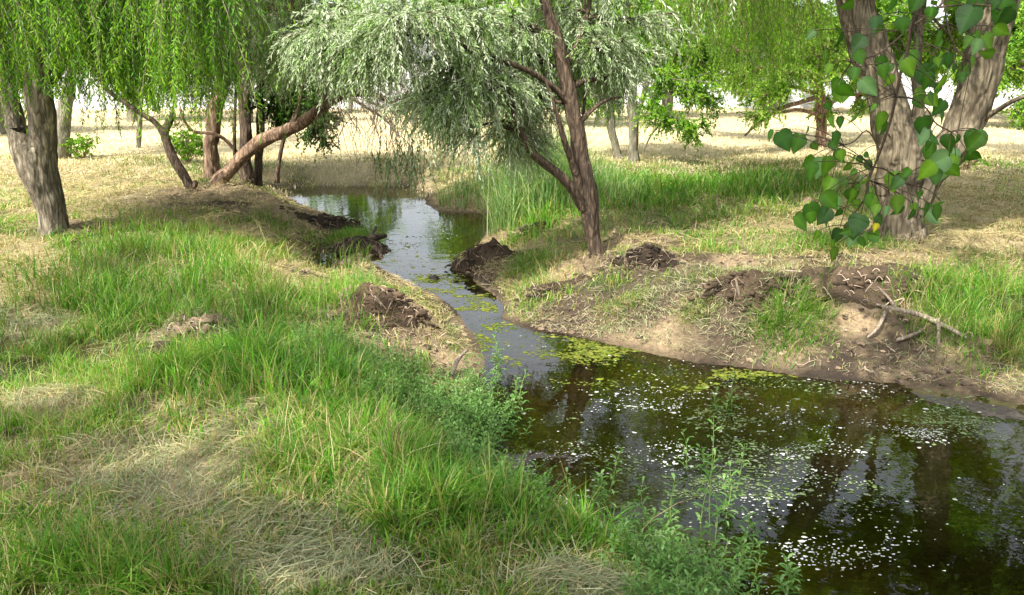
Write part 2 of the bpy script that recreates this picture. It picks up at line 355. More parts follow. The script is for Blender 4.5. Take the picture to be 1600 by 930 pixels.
def crown(mbB, mbL, skel, blobs, kind, cols, p=None):
    """blobs (px,py,Y,rx,ry,rz,nspray[,scale]) in world metres around a point"""
    sk = np.concatenate(skel)
    for bl in blobs:
        bl = list(bl); bl[6] = int(bl[6]*DENS[kind])
        px, py, Yd, rx, ry, rz, ns = bl[:7]; sc = bl[7] if len(bl) > 7 else 1
        c = P(px, py, Yd); rr = np.array([rx, ry, rz])
        # limb from the skeleton to the blob
        dd = np.linalg.norm(sk[:, :3]-c, axis=1)+1.2*np.maximum(0, sk[:, 2]-c[2]); j = dd.argmin(); s0 = sk[j]
        rb = min(s0[3]*.55, .05)*min(1.3, sc)
        mid = (s0[:3]+c)/2+np.array([0, 0, .12*dd[j]])
        K = 6; tt = np.linspace(0, 1, K)[:, None]
        path = (1-tt)**2*s0[:3]+2*tt*(1-tt)*mid+tt**2*c+rng.normal(size=(K, 3))*.03*np.sin(tt*math.pi)
        if dd[j] > .25: tubes(mbB, path, np.linspace(rb, rb*.45, K), 6)
        nb = max(4, int(ns/14)); d = rdir(nb); e = c+d*rr*rng.uniform(.55, 1.0, (nb, 1))
        t0 = rng.uniform(.6, 1, nb); st = s0[:3]*(1-t0[:, None])+c*t0[:, None] if dd[j] > 9 else np.array([path[int(v*(K-1))] for v in t0])
        tt = np.linspace(0, 1, 6)[None, :, None]
        mid = (st+e)/2+rng.normal(size=(nb, 3))*.12*rr+[0, 0, .1*rz]
        bp = (1-tt)**2*st[:, None]+2*tt*(1-tt)*mid[:, None]+tt**2*e[:, None]
        tubes(mbB, bp, np.broadcast_to(np.linspace(rb*.4, .004*sc, 6), (nb, 6)), 4)
        # sprays along the sub branches
        bi = rng.integers(0, nb, ns); ti = rng.uniform(.25, 1, ns); f = ti*5; fi = np.minimum(f.astype(int), 4); fr = (f-fi)[:, None]
        o = bp[bi, fi]*(1-fr)+bp[bi, fi+1]*fr
        out = unit((e-st)[bi]+1e-3)
        if kind == 'olive': dr = unit(out*.7+rdir(ns)*.8+[0, 0, -.25]); Ls = rng.uniform(.16, .36, ns)*sc; droop = .55; nl = 25; ll = .05*sc; lw = .0115*sc; ang = .75
        elif kind == 'broad': dr = unit(out*.5+rdir(ns)*.9+[0, 0, -.1]); Ls = rng.uniform(.14, .32, ns)*sc; droop = .3; nl = 12; ll = .055*sc; lw = .04*sc; ang = 1.0
        else: dr = unit(out*.5+rdir(ns)*.6+[0, 0, -.5]); Ls = rng.uniform(.3, .6, ns)*sc; droop = .8; nl = 22; ll = .07*sc; lw = .012*sc; ang = .5
        sprays(mbB, mbL, o, dr, Ls, droop, nl, ll, lw, ang, kind, cols, p)
def sprays(mbB, mbL, o, dr, Ls, droop, nl, ll, lw, ang, kind, cols, p=None, twig=.0022):
    ns = len(o); tt = np.linspace(0, 1, 4)[None, :, None]; Lk = Ls[:, None, None]
    path = o[:, None]+dr[:, None]*Lk*tt+np.array([0, 0, -1.])*droop*Lk*tt**2
    tubes(mbB, path, np.broadcast_to(np.array([1.6, 1.2, .8, .4])*twig*max(1, ll/.06), (ns, 4)), 3)
    t = (np.arange(nl)+rng.random((ns, nl)))/nl; t = t[..., None]; Lb = Ls[:, None, None]
    q = o[:, None]+dr[:, None]*Lb*t+np.array([0, 0, -1.])*droop*Lb*t**2
    tan = unit(dr[:, None]+np.array([0, 0, -2.])*droop*t)
    ld = unit(tan+ang*unit(rng.normal(size=q.shape))+[0, 0, -.15])
    nm = unit(rng.normal(size=q.shape)+[0, 0, 1.2])
    n = ns*nl; cc = cmix(cols, ns, .2, p); c = np.repeat(cc, nl, 0)*(1+.35*(rng.random((n, 1))-.5))
    fn = hexes if kind == 'broad' else diamonds
    fn(mbL, q.reshape(-1, 3), ld.reshape(-1, 3), nm.reshape(-1, 3), ll*rng.uniform(.6, 1.25, n), lw*rng.uniform(.7, 1.2, n), np.clip(c, 0, 1))
def strands(mbB, mbL, o, Ls, cols, ll=.075, lw=.013, per=34, sway=.2):
    ns = len(o); K = 7; tt = np.linspace(0, 1, K)[None, :, None]; h = rng.normal(size=(ns, 1, 3))*[1, 1, 0]; h2 = rng.normal(size=(ns, 1, 3))*[1, 1, 0]; L_ = Ls[:, None, None]
    f = lambda t: o[:, None]+h*sway*L_*np.sin(t*1.6)+h2*.04*np.sin(t*5)*L_-np.array([0, 0, 1.])*L_*t**.9
    tubes(mbB, f(tt), np.broadcast_to(np.linspace(.004, .0012, K), (ns, K)), 3)
    nl = per; t = ((np.arange(nl)+rng.random((ns, nl)))/nl)[..., None]; q = f(t)
    ld = unit(np.array([0, 0, -1.])+.75*rng.normal(size=q.shape)*[1, 1, .3]); nm = rdir(ns*nl); n = ns*nl
    c = np.repeat(cmix(cols, ns, .25), nl, 0)*(1+.3*(rng.random((n, 1))-.5))
    diamonds(mbL, q.reshape(-1, 3), ld.reshape(-1, 3), nm, ll*rng.uniform(.6, 1.2, n), lw*rng.uniform(.7, 1.2, n), np.clip(c, 0, 1))
def up(skel_pt, pts): pass

WIL = [(.10, .27, .012), (.18, .38, .018), (.055, .17, .01), (.30, .47, .04)]
SIL = [(.40, .50, .29), (.52, .60, .40), (.28, .42, .15), (.62, .67, .50), (.22, .37, .08)]
GRN = [(.12, .28, .015), (.20, .40, .025), (.07, .18, .01), (.32, .48, .05)]
DGR = [(.04, .09, .015), (.06, .13, .02), (.09, .17, .03)]

# left willow
b = P(84, 372, 9.7); t = thing('willow_tree', 'thick pale trunked willow with green hanging strands at the left edge', 'tree', (b[0], b[1], b[2]))
tr = MB(); br = MB(); lf = MB()
s1 = limb(tr, [(86, 385, 9.7, 56.0), (82, 362, 9.7, 43.2), (74, 325, 9.7, 41.6), (60, 280, 9.7, 49.6), (50, 235, 9.7, 56.0), (48, 205, 9.7, 48.0)], 40, 1.0, .03)
s2 = limb(tr, [(60, 275, 9.7, 38.4), (64, 215, 9.65, 36.8), (60, 150, 9.6, 36.8), (58, 100, 9.6, 32.0), (42, 50, 9.6, 24.0), (20, 0, 9.6, 20.8), (0, -120, 9.6, 16.0), (40, -350, 9.5, 11.2)], 32, 1, .03)
s3 = limb(tr, [(45, 270, 9.75, 35.2), (28, 215, 9.8, 30.4), (14, 150, 9.9, 24.0), (0, 80, 10, 20.8), (-30, -30, 10.2, 16.0), (-60, -200, 10.4, 11.2)], 28, 1, .03)
s4 = limb(br, [(66, 120, 9.6, 18), (82, 90, 9.4, 12), (105, 60, 9.2, 9), (150, 10, 9, 8), (220, -60, 9, 6)], 10, .6)
s5 = limb(br, [(64, 155, 9.6, 16), (85, 125, 9.9, 9), (100, 95, 10, 6), (130, 60, 10.2, 5)], 8, .6)
sk = [s2, s3, s4, s5]
n_ = 1250; px = rng.uniform(-120, 345, n_); Yv = rng.uniform(8.3, 11.6, n_); pyend = 60+rng.random(n_)*150+70*np.exp(-((px-235)/45)**2)*rng.random(n_)-40*(px < 60)
pyend = np.minimum(pyend, np.where((px > 75) & (px < 130), 150, 400))
o_ = []; L_ = []
ci = rng.integers(0, 95, n_); cpx = rng.uniform(-120, 345, 95); cY = rng.uniform(8.4, 11.5, 95); cdv = rng.normal(0, 34, 95)
px = cpx[ci]+rng.normal(0, 13, n_); Yv = cY[ci]+rng.normal(0, .16, n_); pyend = np.clip(pyend*.75+cdv[ci]+2, 20, 275)
pyend = np.where((px > 60) & (px < 120), np.minimum(pyend, 150), pyend)
for a_, y_, e_ in zip(px, Yv, pyend):
    z1 = P(a_, e_, y_); top = rng.uniform(.7, 2.0); o_.append(z1+[0, 0, top]); L_.append(top)
strands(br, lf, np.array(o_), np.array(L_), WIL, ll=.068, lw=.0125, per=62)
crown(br, lf, sk, [(60, -60, 9.8, 1.6, 1.2, .8, 170, 1.3), (250, -60, 9.4, 1.5, 1.4, .8, 170, 1.3), (-60, -160, 9.4, 1.8, 1.5, 1, 120, 1.5), (150, -280, 9.8, 1.9, 1.7, 1.1, 150, 1.7), (300, -250, 10.5, 1.6, 1.5, 1.1, 110, 1.7)], 'willow', WIL)
tr.build('trunk', M_barkw, t, True); br.build('branches', M_barkw, t, True); lf.build('crown', M_willow, t)

# dim trunk behind the willow
b = P(95, 247, 18.5); t = thing('poplar_tree', 'slim grey green trunk in shade behind the thick left willow', 'tree', b)
tr = MB(); br = MB(); lf = MB()
s1 = limb(tr, [(94, 250, 18.5, 26), (98, 200, 18.5, 22), (106, 150, 18.5, 18), (114, 90, 18.5, 15), (125, -20, 18.5, 12), (130, -140, 18.5, 8)], 20)
crown(br, lf, [s1], [(130, 60, 18.5, 1.2, 1, .8, 160, 1.2), (60, 30, 19, 1.2, 1, .8, 120, 1.3), (190, 10, 18.6, 1.3, 1, .9, 120, 1.3), (120, -120, 18.5, 1.9, 1.6, 1.3, 160, 1.8)], 'broad', GRN)
tr.build('trunk', M_barkg, t, True); br.build('branches', M_barkg, t); lf.build('crown', M_broad, t)
# thin one further, left background greenery
for (px_, py_, Yd, hpx, lab, sc) in [(215, 236, 21, 190, 'slender far tree between the left willow and the leaning stump', 1.2), (545, 205, 34, 130, 'hazy far tree seen over the pool beyond the dry field', 1.8)]:
    b = P(px_, py_, Yd); t = thing('slender_tree', lab, 'tree', b); tr = MB(); br = MB(); lf = MB()
    s1 = limb(tr, [(px_, py_+6, Yd, 8), (px_+4, py_-hpx*.4, Yd, 7), (px_+2, py_-hpx, Yd, 5), (px_, py_-hpx*1.8, Yd, 3)], 8, .5, .15)
    k_ = Yd/18
    crown(br, lf, [s1], [(px_, py_-hpx*.55, Yd, .8*k_, .8, .5*k_, 60, sc), (px_-30, py_-hpx, Yd, 1.1*k_, 1, .9*k_, 110, sc*1.2), (px_+45, py_-hpx*.95, Yd, 1*k_, 1, .8*k_, 90, sc*1.2), (px_, py_-hpx*1.6, Yd, 1.3*k_, 1.2, 1*k_, 90, sc*1.5)], 'broad', GRN)
    tr.build('trunk', M_barkg, t, True); br.build('branches', M_barkg, t); lf.build('crown', M_broad, t)

# dark leaning stem
b = P(300, 302, 13.2); t = thing('leaning_tree', 'thin dark forked trunk leaning left over brown ground', 'tree', b)
tr = MB(); lf = MB(); br = MB()
s1 = limb(tr, [(303, 308, 13.2, 26), (296, 292, 13.2, 15), (280, 262, 13.2, 14), (264, 232, 13.2, 13), (258, 208, 13.2, 12), (268, 186, 13.2, 9), (272, 176, 13.2, 6)], 14)
s2 = limb(tr, [(262, 222, 13.2, 10), (245, 195, 13.2, 9), (222, 178, 13.2, 8), (200, 163, 13.3, 7), (160, 130, 13.4, 5), (140, 60, 13.4, 4)], 10)
s3 = limb(tr, [(298, 296, 13.2, 9), (306, 288, 13.2, 8), (304, 282, 13.2, 4)], 8)
crown(br, lf, [s1, s2], [(215, 120, 13.4, .7, .6, .4, 70, 1), (150, 70, 13.6, .9, .7, .5, 90, 1.1)], 'broad', GRN)
tr.build('trunk', M_barko, t, True); br.build('branches', M_barko, t); lf.build('crown', M_broad, t)

# cluster on the left bank
b = P(332, 270, 15.3); t = thing('curved_tree', 'tall tree with an S curved reddish trunk, left of the bank cluster', 'tree', b)
tr = MB(); br = MB(); lf = MB()
s1 = limb(tr, [(334, 278, 15.3, 30), (332, 262, 15.3, 23), (331, 225, 15.3, 22), (336, 180, 15.3, 22), (345, 140, 15.3, 20), (358, 105, 15.3, 19), (362, 60, 15.3, 20), (370, 20, 15.3, 20), (372, -40, 15.3, 16), (350, -160, 15.3, 10)], 20)
s2 = limb(br, [(372, 240, 15.2, 6), (352, 218, 15.1, 6), (330, 208, 15, 6), (302, 205, 14.9, 5), (286, 185, 14.8, 4), (280, 160, 14.8, 2)], 6, .4)
s3 = limb(br, [(286, 150, 15, 3), (310, 148, 15.1, 4), (335, 139, 15.2, 5), (350, 130, 15.3, 6)], 6, .4)
crown(br, lf, [s1], [(300, 40, 15.5, 1.4, 1, .9, 260, 1.2), (350, -40, 15.5, 1.9, 1.6, 1.1, 260, 1.5), (250, 70, 16, 1.2, 1, .6, 160, 1.2), (420, 20, 16, 1.3, 1, .9, 200, 1.2), (340, 70, 16, .9, .8, .6, 120, 1.1), (330, -250, 15.5, 2.4, 2, 1.6, 260, 1.9)], 'willow', GRN)
tr.build('trunk', M_barkb, t, True); br.build('branches', M_barkb, t); lf.build('crown', M_willow, t)
b = P(385, 284, 14.6); t = thing('dark_tree', 'dark leaved tree with two straight upright stems on the left bank', 'tree', b)
tr = MB(); br = MB(); lf = MB()
s1 = limb(tr, [(386, 290, 14.6, 26), (385, 270, 14.6, 20), (383, 200, 14.6, 17), (380, 130, 14.6, 17), (374, 60, 14.6, 16), (370, -20, 14.6, 12), (380, -160, 14.6, 8)], 18)
s2 = limb(tr, [(402, 290, 14.8, 16), (404, 260, 14.8, 12), (407, 200, 14.8, 12), (407, 140, 14.8, 11), (412, 60, 14.8, 9), (425, -30, 14.8, 6)], 14)
s3 = limb(tr, [(432, 286, 14.3, 10), (434, 262, 14.3, 7), (442, 222, 14.4, 6), (456, 190, 14.5, 5), (470, 160, 14.6, 3)], 8)
s4 = limb(tr, [(366, 270, 14.9, 6), (366, 210, 14.9, 5), (368, 150, 15, 4), (372, 110, 15, 3)], 8)
crown(br, lf, [s1, s2, s3], [(450, 130, 15, .9, .7, .6, 260, 1), (420, 100, 15, .9, .7, .5, 200, 1), (490, 165, 14.8, .6, .5, .45, 170, 1), (500, 205, 14.2, .35, .3, .35, 60, 1), (440, 170, 15, .6, .5, .35, 110, 1), (400, -60, 14.8, 1.6, 1.5, 1.1, 260, 1.5)], 'broad', DGR)
tr.build('trunk', M_barko, t, True); br.build('branches', M_barko, t); lf.build('crown', M_broad, t)
b = P(345, 288, 13.9); t = thing('silver_olive_tree', 'silver leaved tree whose pale bare trunk leans low over the stream', 'tree', b)
tr = MB(); br = MB(); lf = MB()
s1 = limb(tr, [(340, 293, 13.9, 32), (350, 277, 13.9, 22), (366, 256, 13.9, 19), (392, 234, 13.8, 19), (425, 214, 13.6, 19), (458, 200, 13.4, 17), (488, 180, 13.1, 15), (515, 160, 12.8, 13), (545, 146, 12.4, 11), (590, 150, 12, 8), (630, 175, 11.8, 6), (650, 200, 11.6, 4)], 18)
s2 = limb(tr, [(505, 166, 12.9, 11), (500, 130, 12.6, 8), (480, 80, 12.3, 7), (460, 30, 12, 6), (450, -60, 12, 5)], 10)
s3 = limb(br, [(450, 205, 13.4, 7), (460, 190, 13.3, 5), (470, 150, 13.2, 4), (475, 110, 13, 3)], 6, .4)
crown(br, lf, [s1, s2], [(430, 50, 12.3, .75, .7, .5, 330), (400, 20, 12.4, .6, .6, .4, 200), (500, 40, 12, .8, .7, .5, 330), (470, 95, 12.2, .55, .5, .3, 160), (560, 50, 11.8, .8, .7, .4, 260), (410, 105, 12.6, .35, .4, .3, 100),
    (430, -90, 12.3, 1.4, 1.2, .9, 260, 1.5), (560, -120, 12, 1.5, 1.2, .9, 260, 1.5)], 'olive', SIL)
tr.build('trunk', M_barkb, t, True); br.build('branches', M_barkb, t); lf.build('crown', M_olive, t)
dt = MB(); n_ = 150; o_ = np.array([P(a_, b_, c_) for a_, b_, c_ in zip(rng.uniform(500, 650, n_), rng.uniform(110, 185, n_), rng.uniform(11.3, 12.4, n_))])
h = rng.normal(size=(n_, 1, 3))*.22+[0.12, 0, 0]; tt = np.linspace(0, 1, 7)[None, :, None]; Lk = rng.uniform(.25, .85, (n_, 1, 1))
tubes(dt, o_[:, None]+h*Lk*np.sin(tt*2.2)*1.2-np.array([0, 0, 1])*Lk*tt**1.3+.02*rng.normal(size=(n_, 7, 3)), np.broadcast_to(np.linspace(.006, .002, 7), (n_, 7)), 3)
limb(dt, [(470, 60, 12.3, 4), (500, 105, 12.1, 5), (530, 140, 12, 6), (560, 160, 11.9, 5), (600, 185, 11.8, 4), (625, 215, 11.7, 3)], 6, .4)
for _ in range(14):
    a_ = rng.uniform(520, 640); b_ = rng.uniform(120, 175); s_ = rng.uniform(-25, 45); q_ = rng.uniform(15, 60); w_ = rng.uniform(-18, 18)
    limb(dt, [(a_, b_, 11.9, 3.5), (a_+s_*.8+w_, b_+q_*.5, 11.8, 2.4), (a_+s_*1.5, b_+q_, 11.7, 1.2)], 4, .2)
dt.build('dead_twigs', M_dead, t)

# the central silver tree
b = P(932, 398, 8.5); t = thing('silver_olive_tree', 'forked dark trunked tree with drooping silver leaves on the right bank', 'tree', b)
tr = MB(); br = MB(); lf = MB(); yy = 8.5
s1 = limb(tr, [(940, 415, yy, 39.1), (934, 394, yy, 23.8), (927, 365, yy, 23.8), (920, 330, yy, 27.2), (912, 295, yy, 30.6), (906, 255, yy, 25.5), (899, 210, yy, 22.1), (890, 160, yy, 21.2), (880, 110, yy, 18.7), (868, 60, yy, 16.1), (855, 20, yy, 14.4), (838, -40, yy, 11.9), (820, -140, yy, 9.3), (830, -260, yy, 6.0)], 36, 1, .025)
s2 = limb(tr, [(916, 325, yy, 20.4), (898, 298, yy-.05, 17.0), (872, 272, yy-.1, 14.4), (845, 252, yy-.15, 13.6), (825, 232, yy-.2, 12.8), (812, 205, yy-.25, 11.9), (802, 175, yy-.3, 8.5), (790, 130, yy-.35, 6.0)], 20, 1, .03)
s3 = limb(tr, [(912, 308, yy-.02, 17.0), (900, 270, yy-.1, 11.9), (886, 232, yy-.2, 9.3), (876, 200, yy-.25, 7.6), (866, 165, yy-.3, 5.1), (850, 120, yy-.3, 3.4)], 16, 1, .03)
s4 = limb(tr, [(893, 168, yy, 11.9), (870, 140, yy-.1, 9.3), (830, 112, yy-.3, 8.5), (785, 95, yy-.5, 8.5), (755, 90, yy-.6, 7.6), (735, 78, yy-.7, 7.6), (712, 60, yy-.8, 6.8), (690, 43, yy-.9, 6.0), (650, 28, yy-1, 4.2), (600, 20, yy-1.1, 2.5)], 14, .8, .03)
s5 = limb(br, [(692, 47, yy-.9, 5), (665, 55, yy-.9, 4), (620, 56, yy-.9, 4), (585, 62, yy-.9, 3.5), (550, 80, yy-.8, 2.5)], 8, .4)
s6 = limb(br, [(906, 190, yy, 9), (925, 172, yy+.1, 7), (945, 158, yy+.2, 5), (975, 150, yy+.4, 3)], 8, .5)
s7 = limb(br, [(758, 90, yy-.6, 10), (748, 70, yy-.6, 8), (738, 40, yy-.5, 6), (728, -10, yy-.5, 5), (720, -80, yy-.5, 4)], 8, .5)
s8 = limb(br, [(884, 100, yy, 12), (905, 60, yy+.2, 8), (920, 10, yy+.4, 7), (930, -80, yy+.6, 5)], 8, .5)
s9 = limb(br, [(906, 240, yy, 8), (912, 180, yy+.2, 5), (915, 110, yy+.4, 4), (913, 20, yy+.6, 4), (913, -60, yy+.7, 3)], 6, .4)
sk = [s1, s2, s3, s4, s5, s7, s8]
crown(br, lf, sk, [(620, 60, 7.6, .5, .5, .24, 200), (560, 65, 7.8, .42, .4, .22, 130), (700, 115, 7.9, .45, .45, .26, 210), (640, 35, 7.5, .5, .5, .25, 200), (740, 150, 7.9, .42, .45, .26, 150), (720, 195, 8.1, .35, .4, .2, 70), (790, 200, 8.3, .25, .3, .2, 50),
    (765, 130, 8.2, .38, .4, .22, 170), (820, 160, 8.9, .33, .4, .25, 180), (790, 50, 8.5, .5, .5, .3, 230), (720, 30, 7.8, .5, .5, .25, 210), (880, 20, 9.2, .5, .5, .28, 180), (940, 80, 8.8, .5, .5, .3, 230), (985, 115, 9.2, .42, .5, .22, 170), (990, 40, 9.3, .5, .6, .3, 120),
    (670, 165, 8.0, .25, .3, .15, 60), (930, 30, 9.2, .4, .4, .25, 130),
    (540, 50, 7.8, .5, .5, .28, 170), (490, 30, 7.9, .45, .5, .25, 120), (800, 215, 8.9, .35, .3, .2, 150), (740, 190, 9.3, .4, .3, .2, 80), (680, 160, 8.6, .4, .35, .25, 150), (850, 100, 8.9, .4, .4, .3, 150), (890, 130, 9.2, .3, .3, .2, 80)], 'olive', SIL)
crown(br, lf, sk, [(700, -70, 8.2, 1.1, .9, .5, 90, 1.4), (860, -110, 8.6, 1.2, 1.1, .7, 100, 1.4), (1000, -80, 9.4, 1.1, 1, .6, 100, 1.4), (800, -240, 9, 1.4, 1.3, .8, 120, 1.6), (700, -400, 9, 1.3, 1.1, .8, 110, 1.7), (950, -420, 9.2, 1.4, 1.1, .8, 110, 1.7), (1080, -250, 9.4, 1, 1, .8, 90, 1.6), (820, -620, 9.2, 1.4, 1.1, .8, 100, 1.8), (600, -60, 8.2, .8, .8, .5, 60, 1.3)], 'olive', SIL)
tr.build('trunk', M_barko, t, True); br.build('branches', M_barko, t, True); lf.build('crown', M_olive, t)
lf2 = MB(); br2 = MB(); o_ = np.array([P(a_, b_, c_) for a_, b_, c_ in zip(rng.uniform(575, 665, 45), rng.uniform(205, 268, 45), rng.uniform(10.2, 11.3, 45))])
sprays(br2, lf2, o_, unit(rdir(45)*.5+[0, 0, -.8]), rng.uniform(.15, .3, 45), .5, 12, .07, .02, .6, 'olive', [(.10, .15, .06), (.14, .2, .1), (.07, .11, .04)])
o2 = np.array([P(a_, b_, c_) for a_, b_, c_ in zip(rng.uniform(575, 660, 20), rng.uniform(120, 170, 20), rng.uniform(10.2, 11.3, 20))]); tt = np.linspace(0, 1, 5)[None, :, None]
tubes(br2, o2[:, None]*(1-tt)+o_[:20, None]*tt+.03*rng.normal(size=(20, 5, 3)), np.full((20, 5), .003), 3)
br2.build('hanging_twigs', M_barko, t); lf2.build('hanging_leaves', M_broad, t)

# mid distance pair
b = P(990, 248, 17.6); t = thing('young_tree', 'upright forked mossy tree behind the reeds, dry field beyond', 'tree', b)
tr = MB(); br = MB(); lf = MB(); yy = 17.6
s1 = limb(tr, [(991, 258, yy, 20), (990, 235, yy, 15), (989, 195, yy, 14), (988, 150, yy, 13), (986, 110, yy, 11), (980, 40, yy, 9), (985, -80, yy, 7)], 16)
s2 = limb(tr, [(991, 192, yy, 10), (1000, 165, yy, 8), (1010, 133, yy, 8), (1022, 90, yy, 6), (1040, 20, yy, 4)], 10)
s3 = limb(br, [(1003, 244, yy-.3, 3), (1012, 222, yy-.4, 3), (1026, 200, yy-.5, 2), (1050, 180, yy-.6, 2)], 5, .2)
crown(br, lf, [s1, s2, s3], [(1060, 185, 17, .6, .5, .3, 80), (1020, 170, 17.2, .45, .5, .3, 60), (1090, 205, 16.8, .3, .3, .18, 40), (1070, 130, 17.4, .8, .7, .5, 140), (960, 60, 17.8, 1, .8, .6, 260), (1060, 50, 17.8, 1, .8, .7, 280), (1110, 100, 17.8, .6, .6, .6, 160), (1010, 100, 18, .7, .6, .4, 150), (1100, 150, 18.2, .5, .5, .4, 90), (930, 120, 18.5, .5, .5, .4, 90), (1000, -80, 17.8, 2, 1.6, 1.1, 220, 1.6)], 'broad', GRN)
tr.build('trunk', M_barkg, t, True); br.build('branches', M_barkg, t); lf.build('crown', M_broad, t)
b = P(966, 248, 18.2); t = thing('young_tree', 'slim mossy trunk leaning left, just left of the forked one', 'tree', b)
tr = MB(); br = MB(); lf = MB(); yy = 18.2
s1 = limb(tr, [(969, 254, yy, 16), (964, 235, yy, 12), (954, 195, yy, 12), (946, 150, yy, 12), (936, 110, yy, 10), (930, 40, yy, 8), (935, -60, yy, 5)], 14)
crown(br, lf, [s1], [(925, 150, 18.3, .45, .5, .4, 50), (970, 160, 18.4, .4, .4, .35, 30), (900, 70, 18.4, 1, .8, .7, 160), (950, -60, 18.4, 1.6, 1.4, 1, 180, 1.6)], 'broad', GRN)
tr.build('trunk', M_barkg, t, True); br.build('branches', M_barkg, t); lf.build('crown', M_broad, t)

# bright tree with hanging curtains on the right
b = P(1283, 228, 20.5); t = thing('willow_tree', 'bright green willow with a straight reddish trunk in the dry field', 'tree', b)
tr = MB(); br = MB(); lf = MB(); yy = 20.5
s1 = limb(tr, [(1283, 236, yy, 20), (1283, 215, yy, 16), (1282, 170, yy, 15), (1276, 120, yy, 14), (1275, 60, yy, 12), (1262, -20, yy, 11), (1250, -150, yy, 8)], 16)
s2 = limb(br, [(1280, 150, yy, 8), (1250, 160, yy-.5, 7), (1215, 172, yy-1, 6), (1185, 192, yy-1.3, 4), (1164, 212, yy-1.5, 3)], 6, .3)
crown(br, lf, [s1], [(1230, 110, 19.5, 1.0, .9, .7, 260), (1190, 150, 19, .8, .7, .4, 150), (1290, 110, 20, .8, .8, .6, 160), (1330, 70, 20.5, 1, .9, .8, 180, 1.2), (1240, 40, 20, 1.2, 1, .7, 220, 1.1), (1150, 110, 23, .9, .8, .8, 260, 1.1), (1370, 100, 22.5, .9, .8, .8, 240, 1.1), (1090, 90, 24, .9, .8, .8, 220, 1.2), (1150, -220, 20.5, 2.4, 1.8, 1.3, 240, 1.9), (1330, -200, 20.5, 2.4, 1.8, 1.3, 240, 1.9), (1350, 150, 21.5, .7, .6, .5, 90, 1.1), (1290, 170, 20.8, .5, .5, .4, 60), (1180, 185, 18.9, .35, .3, .2, 40), (1200, -60, 20, 2, 1.8, 1.1, 240, 1.7)], 'broad', [(.17, .34, .03), (.26, .44, .05), (.36, .50, .09), (.10, .20, .02)])
n_ = 430; px = np.concatenate([rng.normal(1185, 32, n_//2), rng.normal(1085, 22, n_//5), rng.uniform(1050, 1320, n_-n_//2-n_//5)]); Yv = rng.uniform(12.5, 16, n_)
pe = np.where(px < 1130, rng.uniform(20, 120, n_), rng.uniform(20, 150, n_)); o_ = []; L_ = []
for a_, y_, e_ in zip(px, Yv, pe):
    top = rng.uniform(.8, 2.2); o_.append(P(a_, e_, y_)+[0, 0, top]); L_.append(top)
strands(br, lf, np.array(o_), np.array(L_), [(.17, .38, .02), (.28, .50, .04), (.10, .25, .012)], per=46)
sk = [limb(br, [(1262, -20, yy, 10), (1240, -140, 18, 8), (1200, -160, 15, 7), (1130, -140, 14, 5)], 6, .3)]
crown(br, lf, sk, [(1180, -120, 14.5, 1.2, 1.2, .6, 160, 1.4), (1100, -120, 14.5, 1, 1, .5, 100, 1.4)], 'willow', GRN)
tr.build('trunk', M_barkb, t, True); br.build('branches', M_barkb, t); lf.build('crown', M_broad, t)

# big cottonwood
b = P(1405, 372, 9.3); t = thing('cottonwood_tree', 'massive furrowed cottonwood trunk forking in two on the right', 'tree', b)
tr = MB(); br = MB(); lf = MB(); yy = 9.3
s1 = limb(tr, [(1402, 392, yy, 114.4), (1404, 365, yy, 81.0), (1405, 335, yy, 65.1), (1406, 290, yy, 61.6), (1405, 240, yy, 65.1), (1395, 195, yy, 54.6), (1382, 150, yy, 47.5), (1365, 95, yy, 47.5), (1350, 45, yy, 47.5), (1330, -20, yy, 45.8), (1310, -120, yy, 38.7), (1290, -260, yy, 29.9), (1290, -460, yy, 22.9), (1300, -640, yy, 17.6), (1280, -900, yy, 10.6)], 64, 1, .025)
s2 = limb(tr, [(1425, 330, yy+.05, 52.8), (1445, 285, yy+.05, 47.5), (1478, 240, yy, 51.0), (1507, 190, yy, 51.0), (1525, 140, yy, 49.3), (1540, 80, yy, 49.3), (1555, 20, yy, 49.3), (1580, -80, yy, 40.5), (1620, -220, yy, 29.9), (1640, -420, yy, 22.9), (1660, -640, yy, 15.8), (1640, -900, yy, 8.8)], 56, 1, .025)
s3 = limb(tr, [(1432, 250, yy-.05, 31.7), (1437, 200, yy, 19.4), (1436, 150, yy+.1, 15.8), (1432, 90, yy+.2, 13.2), (1440, 0, yy+.4, 10.6), (1450, -120, yy+.6, 7.9)], 24, 1, .03)
s4 = limb(br, [(1530, 190, yy, 12), (1560, 172, yy-.2, 8), (1590, 155, yy-.4, 7), (1640, 140, yy-.6, 5)], 8, .5)
